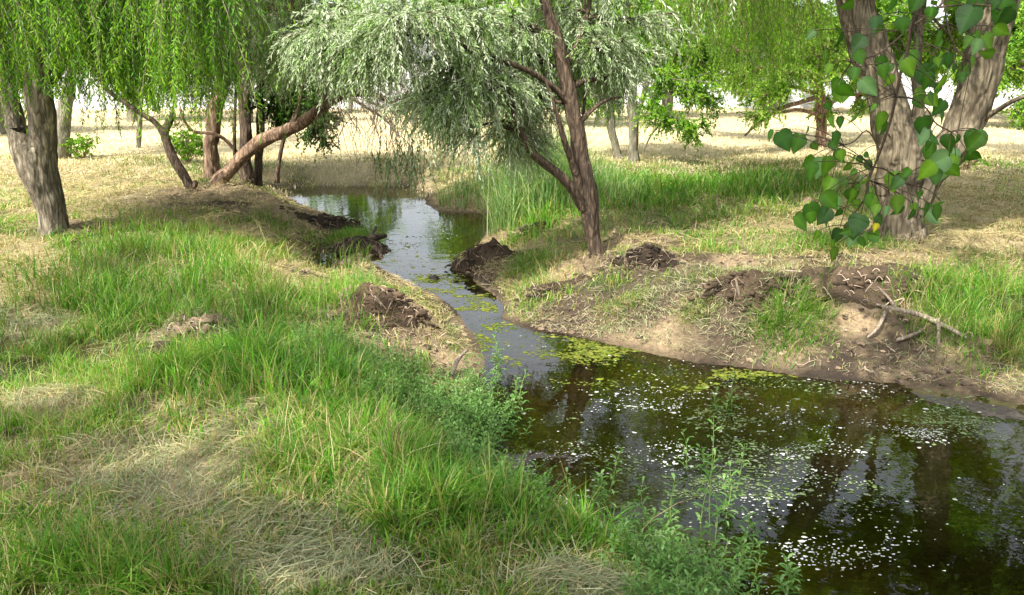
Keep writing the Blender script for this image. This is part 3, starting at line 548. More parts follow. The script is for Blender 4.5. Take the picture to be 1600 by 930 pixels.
crown(br, lf, [s1, s2, s3], [(1330, -160, 9.2, 1.2, 1.2, .6, 150, 1.5), (1480, -120, 9.4, 1.2, 1.2, .5, 150, 1.5), (1600, -150, 9.2, 1.3, 1.3, .7, 160, 1.5), (1280, -350, 9.2, 1.8, 1.8, 1.1, 230, 1.7), (1480, -340, 9.3, 1.8, 1.8, 1.2, 230, 1.7), (1700, -330, 9.2, 1.8, 1.8, 1.2, 200, 1.7), (1380, -560, 9.3, 2.2, 2.2, 1.2, 260, 1.9), (1600, -560, 9.3, 2.2, 2.2, 1.3, 240, 1.9),
    (1250, -780, 9.3, 2, 2, 1.3, 170, 2), (1500, -820, 9.3, 2, 2, 1.3, 170, 2), (1780, -760, 9.3, 2, 2, 1.3, 150, 2), (1350, -1080, 9.5, 2.2, 2, 1.4, 150, 2.2), (1650, -1080, 9.5, 2.2, 2, 1.4, 150, 2.2), (1130, -540, 9.3, 1.3, 1.3, 1, 110, 1.8), (1850, -500, 9.3, 1.6, 1.6, 1.2, 160, 1.8), (1720, -180, 9.3, 1.1, 1.1, .8, 120, 1.5), (1950, -250, 9.3, 1.4, 1.3, 1, 150, 1.7), (1900, -900, 9.3, 2.2, 2, 1.6, 170, 2.1), (1600, -950, 9, 1.8, 1.8, 1.2, 150, 2), (1050, -900, 9.5, 2, 1.8, 1.3, 150, 2), (1400, 60, 11.5, .5, .5, .4, 70, 1), (1480, 50, 11, .5, .5, .3, 70, 1)], 'broad', GRN)
tr.build('trunk', M_barkc, t, True); br.build('branches', M_barkc, t, True); lf.build('crown', M_broad, t)

# background trees beyond
for (px_, Yd, zc, r_, lab, cl) in [(1700, 15.5, 3.5, 3.2, 'bright leaves of a near tree at the upper right edge, right of the cottonwood', GRN), (1590, 26, 2.0, 2.3, 'leafy bright tree at the right edge of the dry field', GRN), (1470, 30, 2.7, 2.6, 'leafy tree seen through the fork of the massive cottonwood', GRN), (1030, 31, 2.9, 2.8, 'broad pale tree filling the sky behind the upright forked tree', GRN),
                                   (1190, 34, 3.3, 2.6, 'leafy tree behind the curtain of the reddish trunked willow', GRN), (1350, 32, 2.9, 2.4, 'round tree between the reddish trunked willow and the cottonwood', GRN), (890, 28, 2.7, 2.2, 'tall leafy tree behind the reeds, mostly hidden by silver leaves', GRN), (30, 25, 2.9, 2.3, 'leafy tree at the far left behind the thick willow', GRN),
                                   (230, 30, 3.6, 2.8, 'round green tree beyond the slim grey green trunk', GRN), (400, 29, 3.6, 2.2, 'dark green tree behind the two straight upright stems', DGR+GRN[:2]), (770, 36, 4.2, 2.6, 'tall tree glimpsed through the middle of the silver crown', GRN)]:
    gx = (px_-800)/F*Yd*1.02; gz = float(height(np.array([gx]), np.array([Yd]))[0]); zc -= .75 if Yd > 20 else 0; t = thing('leafy_tree', lab, 'tree', (gx, Yd, gz)); tr = MB(); br = MB(); lf = MB()
    s1 = limbw(tr, [(gx, Yd, gz-.1, .22), (gx+.1, Yd, gz+1.5, .16), (gx-.1, Yd, zc, .13), (gx, Yd, zc+r_, .06)], 12, .8, .12)
    bl = []
    for k in range(9):
        d = rdir(1)[0]*r_*.75; c_ = np.array([gx, Yd, zc+.5*r_])+d*[1, 1, .8]; q = c_-[0, 0, CZ]
        # express the centre through the same projection
        f_ = q[1]*math.cos(PITCH)-q[2]*math.sin(PITCH); u_ = q[1]*math.sin(PITCH)+q[2]*math.cos(PITCH)
        bl.append((800+F*q[0]/f_, 465-F*u_/f_, q[1], r_*.45, r_*.45, r_*.38, 210, 1.7))
    crown(br, lf, [s1], bl, 'broad', cl)
    tr.build('trunk', M_barkg, t, True); br.build('branches', M_barkg, t); lf.build('crown', M_broad, t)

# ---------------------------------------------------------------- overhead cottonwood with the close hanging bough
t = thing('cottonwood_tree', 'bough of big heart shaped leaves hanging close, from a cottonwood overhead', 'tree', (4.2, -1.6, .3))
tr = MB(); br = MB(); lf = MB()
s1 = limbw(tr, [(4.2, -1.6, -.1, .5), (4.1, -1.6, .8, .36), (4.0, -1.5, 2.6, .3), (3.4, -1.2, 4.2, .25), (2.2, -.6, 5.6, .2), (.8, 0, 6.6, .14), (-1.5, .3, 7.4, .08)], 40, 1, .05)
s2 = limbw(tr, [(3.9, -1.4, 3.0, .2), (3.2, .2, 4.0, .12), (2.3, 1.4, 4.3, .07), (1.5, 2.2, 4.0, .03), (1.15, 2.4, 3.4, .012)], 16, .8, .04)
s3 = limbw(tr, [(3.4, -1.2, 4.2, .2), (4.5, .3, 5.6, .13), (5, 2, 6.6, .07)], 16, .8, .06)
s4 = limbw(tr, [(2.2, -.6, 5.6, .15), (.8, 1.6, 6.2, .09), (-.6, 2.6, 6.6, .05)], 12, .8, .06)
def pw(q):
    q = np.asarray(q, float)-[0, 0, CZ]; f_ = q[1]*math.cos(PITCH)-q[2]*math.sin(PITCH); u_ = q[1]*math.sin(PITCH)+q[2]*math.cos(PITCH); return 800+F*q[0]/f_, 465-F*u_/f_
def blobsw(mbB, mbL, sk, bl, kind, cols):
    global P
    P_ = P
    for (x, y, z, rx, ry, rz, ns, sc) in bl:
        P = lambda a, b, c, q=np.array([x, y, z]): q
        crown(mbB, mbL, sk, [(0, 0, 0, rx, ry, rz, ns, sc)], kind, cols)
    P = P_
TG = [(-2.6, 2.6), (-1, 2.9), (.6, 2.5), (2.2, 2.8), (-4, 4), (-2.2, 4.3), (1.9, 3.9), (3.4, 4.4), (.5, 4.4), (-.8, 5.6), (4.6, 5.4), (-3.6, 6.2), (2.6, 5.5), (-5.5, 5.2), (4.6, 9.2), (5.6, 8.4), (3.9, 9.8), (-1.2, 3.7), (.3, 3.4), (-3.2, 5.2), (-1.6, 6.9), (-4.7, 6.6), (1.3, 3.3), (-3, 3.3), (-3.4, 8.2), (3, 3.4), (1.6, 5.1), (-5.6, 8.6)]  # ground spots to shade; unseen crown clumps are placed sunward of each
bl = []
for k, (gx, gy) in enumerate(TG):
    zc = 6.4+.5*math.sin(k*2.1); bl.append((gx+SUN.x/SUN.z*zc, gy+SUN.y/SUN.z*zc, zc, 1.0 if k < 14 else .75, 1.0 if k < 14 else .75, .45, 125 if k < 14 else 70, 1.3))
s5 = limbw(tr, [(3.4, -1.2, 4.2, .22), (1.4, -2, 5.4, .17), (-1.5, -1.8, 6.2, .12), (-4.5, -.6, 6.5, .08), (-7, .6, 6.6, .04)], 14, .8, .06)
blobsw(br, lf, [s1, s2, s3, s4, s5], bl, 'broad', GRN)
tr.build('trunk', M_barkc, t, True); br.build('branches', M_barkc, t, True); lf.build('crown', M_broad, t)
bo = MB(); hl = MB(); yb = 2.45
z4 = lambda X_, Y_: (1200+X_/2.4475, Y_/2.4475)
def zl(pts, dy=0, w0=5, w1=2):
    w_ = np.linspace(w0, w1, len(pts)); return limb(bo, [(*z4(a, b), yb+dy, q) for (a, b), q in zip(pts, w_)], 8, .3, .012)
top = P(*z4(590, -60), yb)
limbw(bo, [(1.15, 2.4, 3.4, .012), (1.22, 2.42, 3.1, .008), (*(top+[.02, 0, .25]), .006), (*top, .005)], 8, .3, .02)
st = [zl([(590, -60), (575, 20), (545, 110), (535, 190), (510, 270), (490, 370), (470, 460), (430, 580), (390, 680), (370, 760), (320, 830)], 0, 6.5, 2.5),
      zl([(700, -40), (650, 30), (560, 95), (440, 195), (370, 225), (320, 240)], .15, 4, 2), zl([(490, 370), (560, 380), (610, 420), (640, 470), (700, 505)], -.05, 3, 1.5),
      zl([(430, 580), (380, 500), (330, 540), (290, 555)], .05, 2.5, 1.5), zl([(400, 640), (450, 650), (520, 700), (580, 715)], -.08, 2.5, 1.5), zl([(690, -20), (680, 60), (700, 140), (730, 200), (780, 240)], .1, 3, 1.5),
      zl([(320, 830), (300, 870), (330, 900)], 0, 2.5, 1.2), zl([(390, 690), (330, 700), (250, 710), (200, 770)], .08, 2.5, 1.5), zl([(650, 30), (740, 20), (830, 20), (890, 40)], .12, 3, 1.5)]
LV = [(285, 135, 92), (220, 215, 66), (65, 542, 84), (262, 335, 78), (300, 352, 70), (388, 335, 112), (410, 100, 72), (275, 470, 64), (430, 470, 74), (415, 395, 46), (275, 600, 72), (225, 640, 80), (480, 700, 78), (492, 785, 74), (560, 755, 62), (615, 790, 96), (640, 625, 104),
      (690, 552, 76), (790, 545, 98), (595, 488, 84), (650, 415, 70), (690, 235, 56), (735, 285, 80), (783, 240, 62), (845, 165, 86), (760, 80, 120), (890, 60, 110), (795, 182, 66), (590, 370, 80), (645, 355, 54), (540, 260, 72), (610, 300, 96), (432, 245, 72), (640, 680, 86),
      (525, 665, 56), (240, 770, 84), (165, 820, 84), (210, 830, 76), (357, 700, 64), (390, 775, 74), (412, 805, 60), (230, 712, 88), (322, 612, 46), (268, 815, 50), (320, 760, 42), (340, 865, 92), (300, 885, 76), (372, 900, 66), (262, 905, 60), (320, 910, 80), (148, 508, 50),
      (150, 620, 66), (230, 265, 44), (350, 222, 62), (515, 100, 64), (620, 60, 62), (700, 10, 80), (870, 5, 70), (655, 150, 56), (570, 170, 56), (700, 600, 70), (560, 225, 60), (300, 20, 60), (470, 20, 66), (560, 20, 60), (640, 240, 70), (660, 320, 70), (720, 540, 50), (610, 560, 46), (180, 560, 50), (250, 560, 44), (450, 810, 46), (390, 735, 50)]
sp = np.concatenate(st)
for _ in range(95):
    a_, b_, c_ = LV[int(rng.integers(0, 50))]; LV.append((a_+rng.normal(0, 45), b_+rng.normal(0, 45), c_*rng.uniform(.6, .95)))
shape = [(0, 0), (.12, -.07), (.30, -.02), (.44, .14), (.47, .32), (.38, .52), (.22, .74), (.08, .92), (0, 1.04)]
for k, (a, b_, s_) in enumerate(LV+[(410, 872, 48)]):
    yl = yb+rng.uniform(-.18, .22); c = P(*z4(a, b_), yl); L = s_/2.4475*yl/F*.98*rng.uniform(.75, 1.1)
    yaw = rng.normal(0, .6); roll = rng.normal(0, .55); tilt = rng.normal(0, .45)
    d = np.array([math.sin(roll), 0, -math.cos(roll)]); nn = np.array([math.sin(yaw), -math.cos(yaw)*math.cos(tilt), math.sin(tilt)]); nn = unit(nn-d*np.dot(nn, d)); sd = np.cross(d, nn)
    base = c-d*L*.5; cup = rng.uniform(.05, .3); curl = rng.uniform(-.05, .25); ws = rng.uniform(.85, 1.08)
    pt = lambda x, y: base+sd*x*L*ws+d*y*L+nn*(cup*abs(x)*L-curl*y*y*L+.02*L*math.sin(9*y+k)*(abs(x) > .1))
    v = []; fc = []; R_ = len(shape)
    for sg in (1, -1):
        for (x, y) in shape: v.append(pt(sg*x, y))
    for q in range(R_): v.append(pt(0, min(1, max(0, shape[q][1]))))
    for q in range(R_-1):
        fc.append([2*R_+q, q, q+1, 2*R_+q+1]); fc.append([2*R_+q, 2*R_+q+1, R_+q+1, R_+q])
    cl = cmix([(.035, .11, .008), (.055, .15, .010), (.02, .07, .007), (.11, .22, .015)], 1, .25)[0]
    if k == len(LV): cl = np.array([.5, .42, .03])
    if k % 11 == 5: cl = np.array([.13, .24, .10])
    cv = np.repeat(cl[None], len(v), 0)*rng.uniform(.75, 1.2, (len(v), 1)); cv[2*R_:] = np.clip(cl*1.7, 0, 1)
    hl.add(v, fc, cv)
    j = np.linalg.norm(sp[:, :3]-(base-d*.03), axis=1).argmin(); e = sp[j, :3]
    tt = np.linspace(0, 1, 5)[:, None]; m_ = (e+base)/2+[0, 0, .015]
    tubes(bo, (1-tt)**2*e+2*tt*(1-tt)*m_+tt**2*base, np.full(5, .0011), 4)
bo.build('hanging_bough', M_barko, t, True); hl.build('heart_leaves', M_heart, t, False)

# ---------------------------------------------------------------- earth mounds, clods, wood, stones
def blobmesh(mb, c, r, seed, n=20, amp=.25, freq=2.5, col=(.1, .07, .05), cv=.3, flat=True):
    th = np.linspace(0, 2*math.pi, n*2, endpoint=False); ph = np.linspace(0.02, math.pi*(.62 if flat else .98), n)
    T_, H_ = np.meshgrid(th, ph); d = np.stack([np.sin(H_)*np.cos(T_), np.sin(H_)*np.sin(T_), np.cos(H_)], -1)
    k = 1+amp*fbm(d[..., 0]*freq+seed, d[..., 1]*freq+d[..., 2]*freq*1.3, 5, 5, .65)+amp*.6*np.abs(fbm(d[..., 0]*freq*3+seed, d[..., 1]*freq*3-d[..., 2]*4, 8, 3))
    v = d*k[..., None]*np.asarray(r)+c; W = n*2
    i = (np.arange(n-1)[:, None]*W+np.arange(W)[None]); j = (np.arange(n-1)[:, None]*W+(np.arange(W)[None]+1) % W)
    f = np.stack([i, i+W, j+W, j], -1).reshape(-1, 4)
    cc = np.array(col)*(1+cv*fbm(d[..., 0]*5+seed, d[..., 1]*5+d[..., 2]*3, 7, 3))[..., None]
    mb.add(v.reshape(-1, 3), f, np.clip(cc.reshape(-1, 3), 0, 1))
def mound(px, py, wpx, hpx, lab, col, dep=.6, nroot=60, kcol=(.2, .15, .1)):
    col = tuple(np.array(col)*[.85, .8, .68]); c = GT(px, py); D = c[1]; rx = wpx/2*D/F*1.2; rz = hpx*D/F
    t = thing('earth_mound', lab, 'earth mound', c); mb = MB()
    qa, ra = np.meshgrid(np.linspace(0, 2*math.pi, 121)[:-1], np.linspace(0, 1.15, 46)); wob = 1+.28*fbm(np.cos(qa)*1.6+px, np.sin(qa)*1.6, 3, 3)
    hx = c[0]+rx*ra*wob*np.cos(qa); hy = c[1]+rx*dep*ra*wob*np.sin(qa); pr = np.clip(1-ra**2, 0, 1)**.7
    hz_ = np.maximum(height(hx, hy), -.1)-.06*sm(.85, 1.15, ra)+rz*.75*(1-ra**2*.75).clip(0)**2.2*(ra < 1.15)*(1+.7*fbm(hx*6, hy*6, int(px), 3))+np.minimum(pr*3, 1)*(.03*fbm(hx*16, hy*16, 5, 3)+.03*np.abs(fbm(hx*34, hy*34, 6, 2)))
    W = 120; i_ = (np.arange(45)[:, None]*W+np.arange(W)[None]); j_ = (np.arange(45)[:, None]*W+(np.arange(W)[None]+1) % W)
    mb.add(np.stack([hx, hy, hz_], -1).reshape(-1, 3), np.stack([i_, i_+W, j_+W, j_], -1).reshape(-1, 4), np.clip((np.array(col)*(1+.6*fbm(hx*9, hy*9, 7, 3))[..., None]).reshape(-1, 3), 0, 1))
    top_ = lambda x, y: float(np.interp(((x-c[0])**2/rx**2+(y-c[1])**2/(rx*dep)**2)**.5, ra[:, 0], hz_.mean(1)))
    for _ in range(int(260)):
        a = rng.uniform(0, 6.28); q = rng.uniform(.05, 1.5)**.8; x = c[0]+math.cos(a)*q*rx; y = c[1]+math.sin(a)*q*rx*dep; z = top_(x, y)+.005; s_ = .004+.03*rng.random()**3.5; z = z if q < 1.1 else float(height(np.array([x]), np.array([y]))[0])+.003
        blobmesh(mb, (x, y, z), (s_*rng.uniform(.8, 1.7), s_*rng.uniform(.5, 1.1), s_*rng.uniform(.4, .9)), x*7+y, 6, .4, 2, np.array(col)*rng.uniform(.7, 1.5), .3, False)
    mb.build('soil', M_clod, t, True)
    mb = MB(); n = int(nroot*1.1); a = rng.uniform(0, 6.28, n); q = rng.random(n)**.5; o = np.stack([c[0]+np.cos(a)*q*rx, c[1]+np.sin(a)*q*rx*dep, np.interp(q, ra[:, 0], hz_.mean(1))+.01], 1)
    h = rdir(n)*[1, 1, .5]; tt = np.linspace(0, 1, 6)[None, :, None]; L_ = rng.uniform(.04, .16, (n, 1, 1))
    tubes(mb, o[:, None]+h[:, None]*L_*tt+rdir(n)[:, None]*L_*.3*np.sin(tt*4)-np.array([0, 0, .5])*L_*tt**2, np.broadcast_to(np.linspace(.004, .0015, 6), (n, 6)), 4, np.repeat(np.array([kcol]), n, 0)*rng.uniform(.5, 2, (n, 1)))
    mb.build('roots', M_straw, t)
DK = (.036, .027, .021)
mound(845, 362, 62, 20, 'small dark heap of dug roots left of the forked tree', DK)
mound(1010, 404, 90, 26, 'dark crumbly soil heap just right of the forked tree', DK, .5)
mound(760, 405, 100, 34, 'dark earth heap at the narrow bend of the stream', (.055, .04, .03), .5, 90)
mound(590, 478, 130, 36, 'brown heap of soil and roots on the near left bank', (.095, .068, .05), .55, 130, (.3, .22, .15))
mound(560, 388, 90, 24, 'dark root mass jutting into water on the far left bank', DK, .6, 100, (.16, .12, .09))
mound(320, 512, 110, 18, 'low grey earth hump half buried in grass at left', (.17, .13, .10), .5, 60, (.3, .25, .18))
mound(1160, 446, 130, 20, 'dark clump of soil on the crest up left of the grass tuft', (.07, .052, .038), .5, 60)
mound(870, 455, 90, 14, 'dark crumbled soil shelf between bend and forked tree', (.06, .045, .033), .5, 90)
mound(1350, 445, 270, 15, 'wide dark soil hump on the bank below the cottonwood', (.085, .064, .047), .45, 110, (.3, .22, .16))
mound(260, 552, 60, 14, 'black shaded soil clod in deep grass at left', (.05, .04, .033), .6, 30)
mound(512, 352, 90, 20, 'long dark crumbling edge of the far left bank behind the root mass', DK, .5, 60)
mound(1240, 446, 120, 18, 'dark peaty ridge joining the clump and the wide hump', (.06, .045, .034), .45, 60)
c = G0(678, 436); t = thing('wet_clod', 'dark wet clod sticking out of the stream', 'clod', (*c, 0)); mb = MB(); blobmesh(mb, (*c, -.01), (.06, .045, .045), 3, 20, .6, 2.5, (.03, .026, .024)); mb.build('lump', M_clod, t, True)

# stones behind the right bank
for px, py, w_, lab in [(1232, 300, 26, 'grey stone in the grass left of the cottonwood'), (1262, 318, 18, 'smaller brown stone beside the grey stone'), (1312, 285, 12, 'pale stone showing behind the hanging leaves')]:
    c = GT(px, py); r_ = w_*c[1]/F; o_ = MB(); blobmesh(o_, c, (r_*.7, r_*.5, r_*.55), px, 18, .3, 1.3, (.22, .21, .22) if w_ != 18 else (.2, .14, .1), .2)
    tag(o_.build('stone', M_clod, None, True, loc=c), lab, 'stone')
# fallen branch
def woody(name, lab, cat, limbs, mat=M_dead):
    c = GT(limbs[0][0][0], limbs[0][0][1]+6); t = thing(name, lab, cat, c); mb = MB()
    for l in limbs:
        q = []
        for (a, b_, w_, hz) in l:
            g = GT(a, b_); q.append((g[0], g[1], g[2]+hz, w_*g[1]/F/2))
        limbw(mb, q, 12, .8, .02)
    mb.build('wood', mat, t, True); return t
woody('fallen_branch', 'long bare fallen branch with forks lying on the right bank', 'branch', [[(1368, 492, 4, .08), (1400, 500, 7, .08), (1440, 508, 9, .07), (1475, 522, 8, .06), (1512, 536, 5, .03)], [(1385, 496, 7, .07), (1372, 516, 6, .02), (1355, 528, 4, .0)], [(1464, 514, 6, .08), (1466, 530, 7, .02), (1464, 545, 5, 0)], [(1400, 500, 5, .08), (1385, 488, 4, .12), (1368, 478, 3, .15)]])
woody('stick', 'short pale stick lying below the long fallen branch', 'stick', [[(1400, 538, 5, .03), (1420, 532, 6, .03), (1440, 522, 4, .03)]])
woody('stick', 'stick standing up out of soil beside the grass tuft', 'stick', [[(1160, 478, 5, 0), (1154, 470, 5, .06), (1148, 462, 3, .14)]])
woody('stick', 'thin twig upright on the dark crest of the right bank', 'stick', [[(1438, 462, 5, 0), (1430, 452, 4, .05), (1426, 446, 3, .1)]])
woody('stick', 'pale slender twigs lying along the crest left of the dark hump', 'stick', [[(1215, 428, 4, .06), (1250, 432, 4, .06), (1280, 440, 3, .06)], [(1225, 434, 3, .06), (1262, 437, 3, .06)]])
woody('driftwood', 'dark snag poking over water from the far left bank', 'driftwood', [[(560, 392, 12, .05), (585, 385, 12, .10), (602, 378, 7, .08)], [(575, 392, 8, .05), (592, 398, 7, .04), (600, 410, 4, -.03)], [(580, 385, 6, .1), (588, 372, 4, .14)]], M_barko)
woody('stick', 'curved dead stick at the edge of the shallow water, centre', 'stick', [[(706, 600, 6, .06), (715, 585, 7, .1), (730, 572, 5, .12)]])

# clods on bare soil
def inview(n, y0, y1, spread=.72, pw_=1.0):
    u = rng.random(n); Yv = np.exp(np.log(y0)+(np.log(y1)-np.log(y0))*u**pw_); return rng.uniform(-spread, spread, n)*Yv+rng.normal(0, .3, n), Yv
x, y = inview(60000, 3, 15); s = sdist(x, y); dm = dirtmask(x, y, s); k = (s > .03) & (rng.random(len(x)) < dm*.35*(fbm(x*2, y*2, 91, 2) > -.15)); x, y = x[k][:9000], y[k][:9000]; z = height(x, y)
mb = MB(); oc = np.array([[0, 0, 1], [1, 0, 0], [0, 1, 0], [-1, 0, 0], [0, -1, 0], [0, 0, -1], [.7, .7, .5], [-.7, .6, .5], [-.6, -.7, .5], [.7, -.7, .4]])
tri = [[0, 1, 6], [0, 6, 2], [6, 1, 2], [0, 2, 7], [0, 7, 3], [7, 2, 3], [0, 3, 8], [0, 8, 4], [8, 3, 4], [0, 4, 9], [0, 9, 1], [9, 4, 1], [5, 2, 1], [5, 3, 2], [5, 4, 3], [5, 1, 4]]
n_ = len(x); sz = (.004+.03*rng.random(n_)**3); v = oc[None]*rng.uniform(.6, 1.3, (n_, 10, 1))*sz[:, None, None]*[1, 1, .7]+np.stack([x, y, z], 1)[:, None]
cl = cmix([(.22, .155, .105), (.10, .07, .05), (.055, .04, .03), (.3, .22, .15)], n_, .3)
mb.add(v.reshape(-1, 3), (np.arange(n_)[:, None, None]*10+np.array(tri)[None]).reshape(-1, 3), np.repeat(cl, 10, 0))
tag(mb.build('soil_crumbs', M_clod, loc=(0, 0, 0)), 'loose crumbs of brown soil scattered over the bare banks', 'soil', kind='stuff')

# dug roots, sticks and fibres lying in the soil
ro = [(1340, 452, 190, 34), (1150, 455, 150, 26), (1000, 412, 80, 18), (880, 450, 80, 24), (1420, 520, 120, 40), (600, 478, 100, 34), (760, 405, 50, 26), (540, 365, 80, 24), (1000, 520, 200, 20), (1250, 550, 200, 20), (320, 510, 70, 14)]
xs_, ys_ = [], []
for (a, b_, rx, ry) in ro:
    for q in rng.normal(0, .5, (330, 2)): g = G0(a+q[0]*rx, b_+q[1]*ry, .35); xs_.append(g[0]); ys_.append(g[1])
x, y = np.array(xs_), np.array(ys_); k = sdist(x, y) > .04; x, y = x[k], y[k]; n_ = len(x); z = height(x, y)+.012
L_ = (.04+.22*rng.random(n_)**3)[:, None, None]; h = (rdir(n_)*[1, 1, .35])[:, None]; h2 = rdir(n_)[:, None]; tt = np.linspace(-.5, .5, 7)[None, :, None]; mb = MB()
tubes(mb, np.stack([x, y, z], 1)[:, None]+h*L_*tt+h2*L_*.22*np.sin(tt*7)+.006*rng.normal(size=(n_, 7, 3)), (.0012+.0035*rng.random(n_)**2)[:, None]*np.linspace(1.2, .5, 7)[None], 5, cmix([(.34, .26, .17), (.16, .11, .07), (.07, .05, .035), (.45, .37, .25)], n_, .3))
tag(mb.build('root_litter', M_straw, loc=(0, 0, 0)), 'tangle of dug roots, fibres and twigs littering the soil banks', 'roots', kind='stuff')

# ---------------------------------------------------------------- grass
def blades(mb, base, hgt, wid, lean, col, K=4, az=None, tipcol=None):
    n = len(base); az = rng.uniform(0, 2*math.pi, n) if az is None else az
    dh = np.stack([np.cos(az), np.sin(az), 0*az], 1); fa = az+rng.normal(1.57, .7, n); sd = np.stack([np.cos(fa), np.sin(fa), 0*fa], 1)
    t = np.linspace(0, 1, K+1)[:-1]; le = lean[:, None, None]; H_ = hgt[:, None, None]; tt = t[None, :, None]
    c = base[:, None]+dh[:, None]*H_*le*tt**1.8+np.array([0, 0, 1.])*H_*(tt-.42*np.clip(le, 0, 1.6)*tt**2.4)
    wd = wid[:, None, None]*(1-.75*tt**2)*.5
    tip = base+dh*hgt[:, None]*lean[:, None]+np.array([0, 0, 1.])*(hgt*(1-.42*np.clip(lean, 0, 1.6)))[:, None]
    v = np.concatenate([np.stack([c-sd[:, None]*wd, c+sd[:, None]*wd], 2).reshape(n, 2*K, 3), tip[:, None]], 1)
    i = np.arange(n)[:, None, None]*(2*K+1); q = np.array([[2*k, 2*k+1, 2*k+3, 2*k+2] for k in range(K-1)])[None]
    cc = np.repeat(col[:, None], 2*K+1, 1)
    mb.add(v.reshape(-1, 3), (i+q).reshape(-1, 4), cc.reshape(-1, 3))
    fo = (np.arange(n)[:, None]*(2*K+1)+np.array([[2*K-2, 2*K-1, 2*K]]))+mb.n-n*(2*K+1); mb.f.setdefault(3, []).append(fo)
LUSH = [(.085, .235, .018), (.13, .31, .026), (.05, .155, .014), (.19, .34, .04)]
YEL = [(.25, .29, .055), (.34, .33, .10), (.16, .23, .035)]
STR = [(.42, .34, .16), (.54, .45, .24), (.27, .20, .09), (.38, .34, .16)]
GREY = [(.30, .31, .17), (.21, .25, .11), (.40, .37, .22), (.16, .21, .08)]
TALL = [(550, 352, 35, 24), (1235, 475, 70, 30), (830, 395, 60, 20), (1490, 465, 110, 22), (1550, 500, 60, 20), (690, 318, 50, 12), (250, 400, 130, 20), (400, 385, 60, 12), (600, 660, 200, 60), (420, 580, 200, 40), (740, 780, 140, 50), (300, 450, 260, 40), (1000, 300, 120, 20), (1200, 290, 120, 22), (820, 330, 40, 18), (150, 880, 160, 40), (950, 780, 90, 30)]
x, y = inview(520000, 2.0, 19, .70, .85)
s = sdist(x, y); dm = dirtmask(x, y, s); dr = drymask(x, y)
ta = np.zeros(len(x))
for k_, e in enumerate(TALL): ta = np.maximum(ta, ell(x, y, *e, z=.4, soft=.6, s=80+k_))
dens = np.clip((1-.93*dm)*(1-.58*dr)+.85*ta*(1-.3*dm), 0, 1)*(.45+.75*sm(-.35, .35, fbm(x*2.2, y*2.2, 95, 3)))*(.15+.85*sm(-.25, .3, fbm(x*8, y*8, 96, 2)))
k = (s > .02) & (rng.random(len(x)) < dens); x, y, s, dm, dr, ta = [q[k] for q in (x, y, s, dm, dr, ta)]; n_ = len(x)
hn = fbm(x*1.1, y*1.1, 97, 3); hh = (.085+.07*np.clip(hn+.3, 0, 1)+.17*ta)*rng.uniform(.55, 1.35, n_)*(1-.35*dr)*(1-.3*dm*(1-ta))
hh = hh*(.45+.55*sm(0, .9, s)*1.0)*(.62+.85*vn(x*4.5, y*4.5, 201))*(.8+.45*vn(x*13, y*13, 202))
hh = np.where(y > 14, hh*.8, hh)*(1-.35*sm(4, 2, y))
wd = np.maximum(.0032+.0035*rng.random(n_), y*.00075)*(1+.1*ta)
pg = sm(-.3, .4, fbm(x*.8, y*.8, 98, 3))
col = cmix(LUSH, n_, .3); ye = cmix(YEL, n_, .2); stw = cmix(STR, n_, .2); u = rng.random(n_)
col = np.where((u < .16+.25*pg-.14*ta)[:, None], ye, col); u = rng.random(n_); col = np.where((u < .13+.42*dr+.3*dm*(1-ta)-.1*ta)[:, None], stw, col)
sp2 = rng.random(n_); tall_ = sp2 < .035; coarse = (sp2 > .82) & (fbm(x*1.4, y*1.4, 150, 2) > 0)
hh = np.where(tall_, hh*1.3+.10, hh); wd = np.where(tall_, wd*.55, np.where(coarse, wd*1.9, wd)); col = np.where((tall_ & (rng.random(n_) < .6))[:, None], cmix(STR+YEL, n_, .2), col); col = col*(1+.5*sm(-.4, .4, fbm(x*.45, y*.45, 151, 2))-.25)[:, None]
z = height(x, y)-.01
mb = MB(); blades(mb, np.stack([x, y, z], 1), hh, wd, rng.uniform(.1, 1.1, n_), col)
tag(mb.build('grass', M_grass, loc=(0, 0, 0)), 'mixed green and yellowing grass growing over both banks', 'grass', kind='stuff')
print('blades', n_)
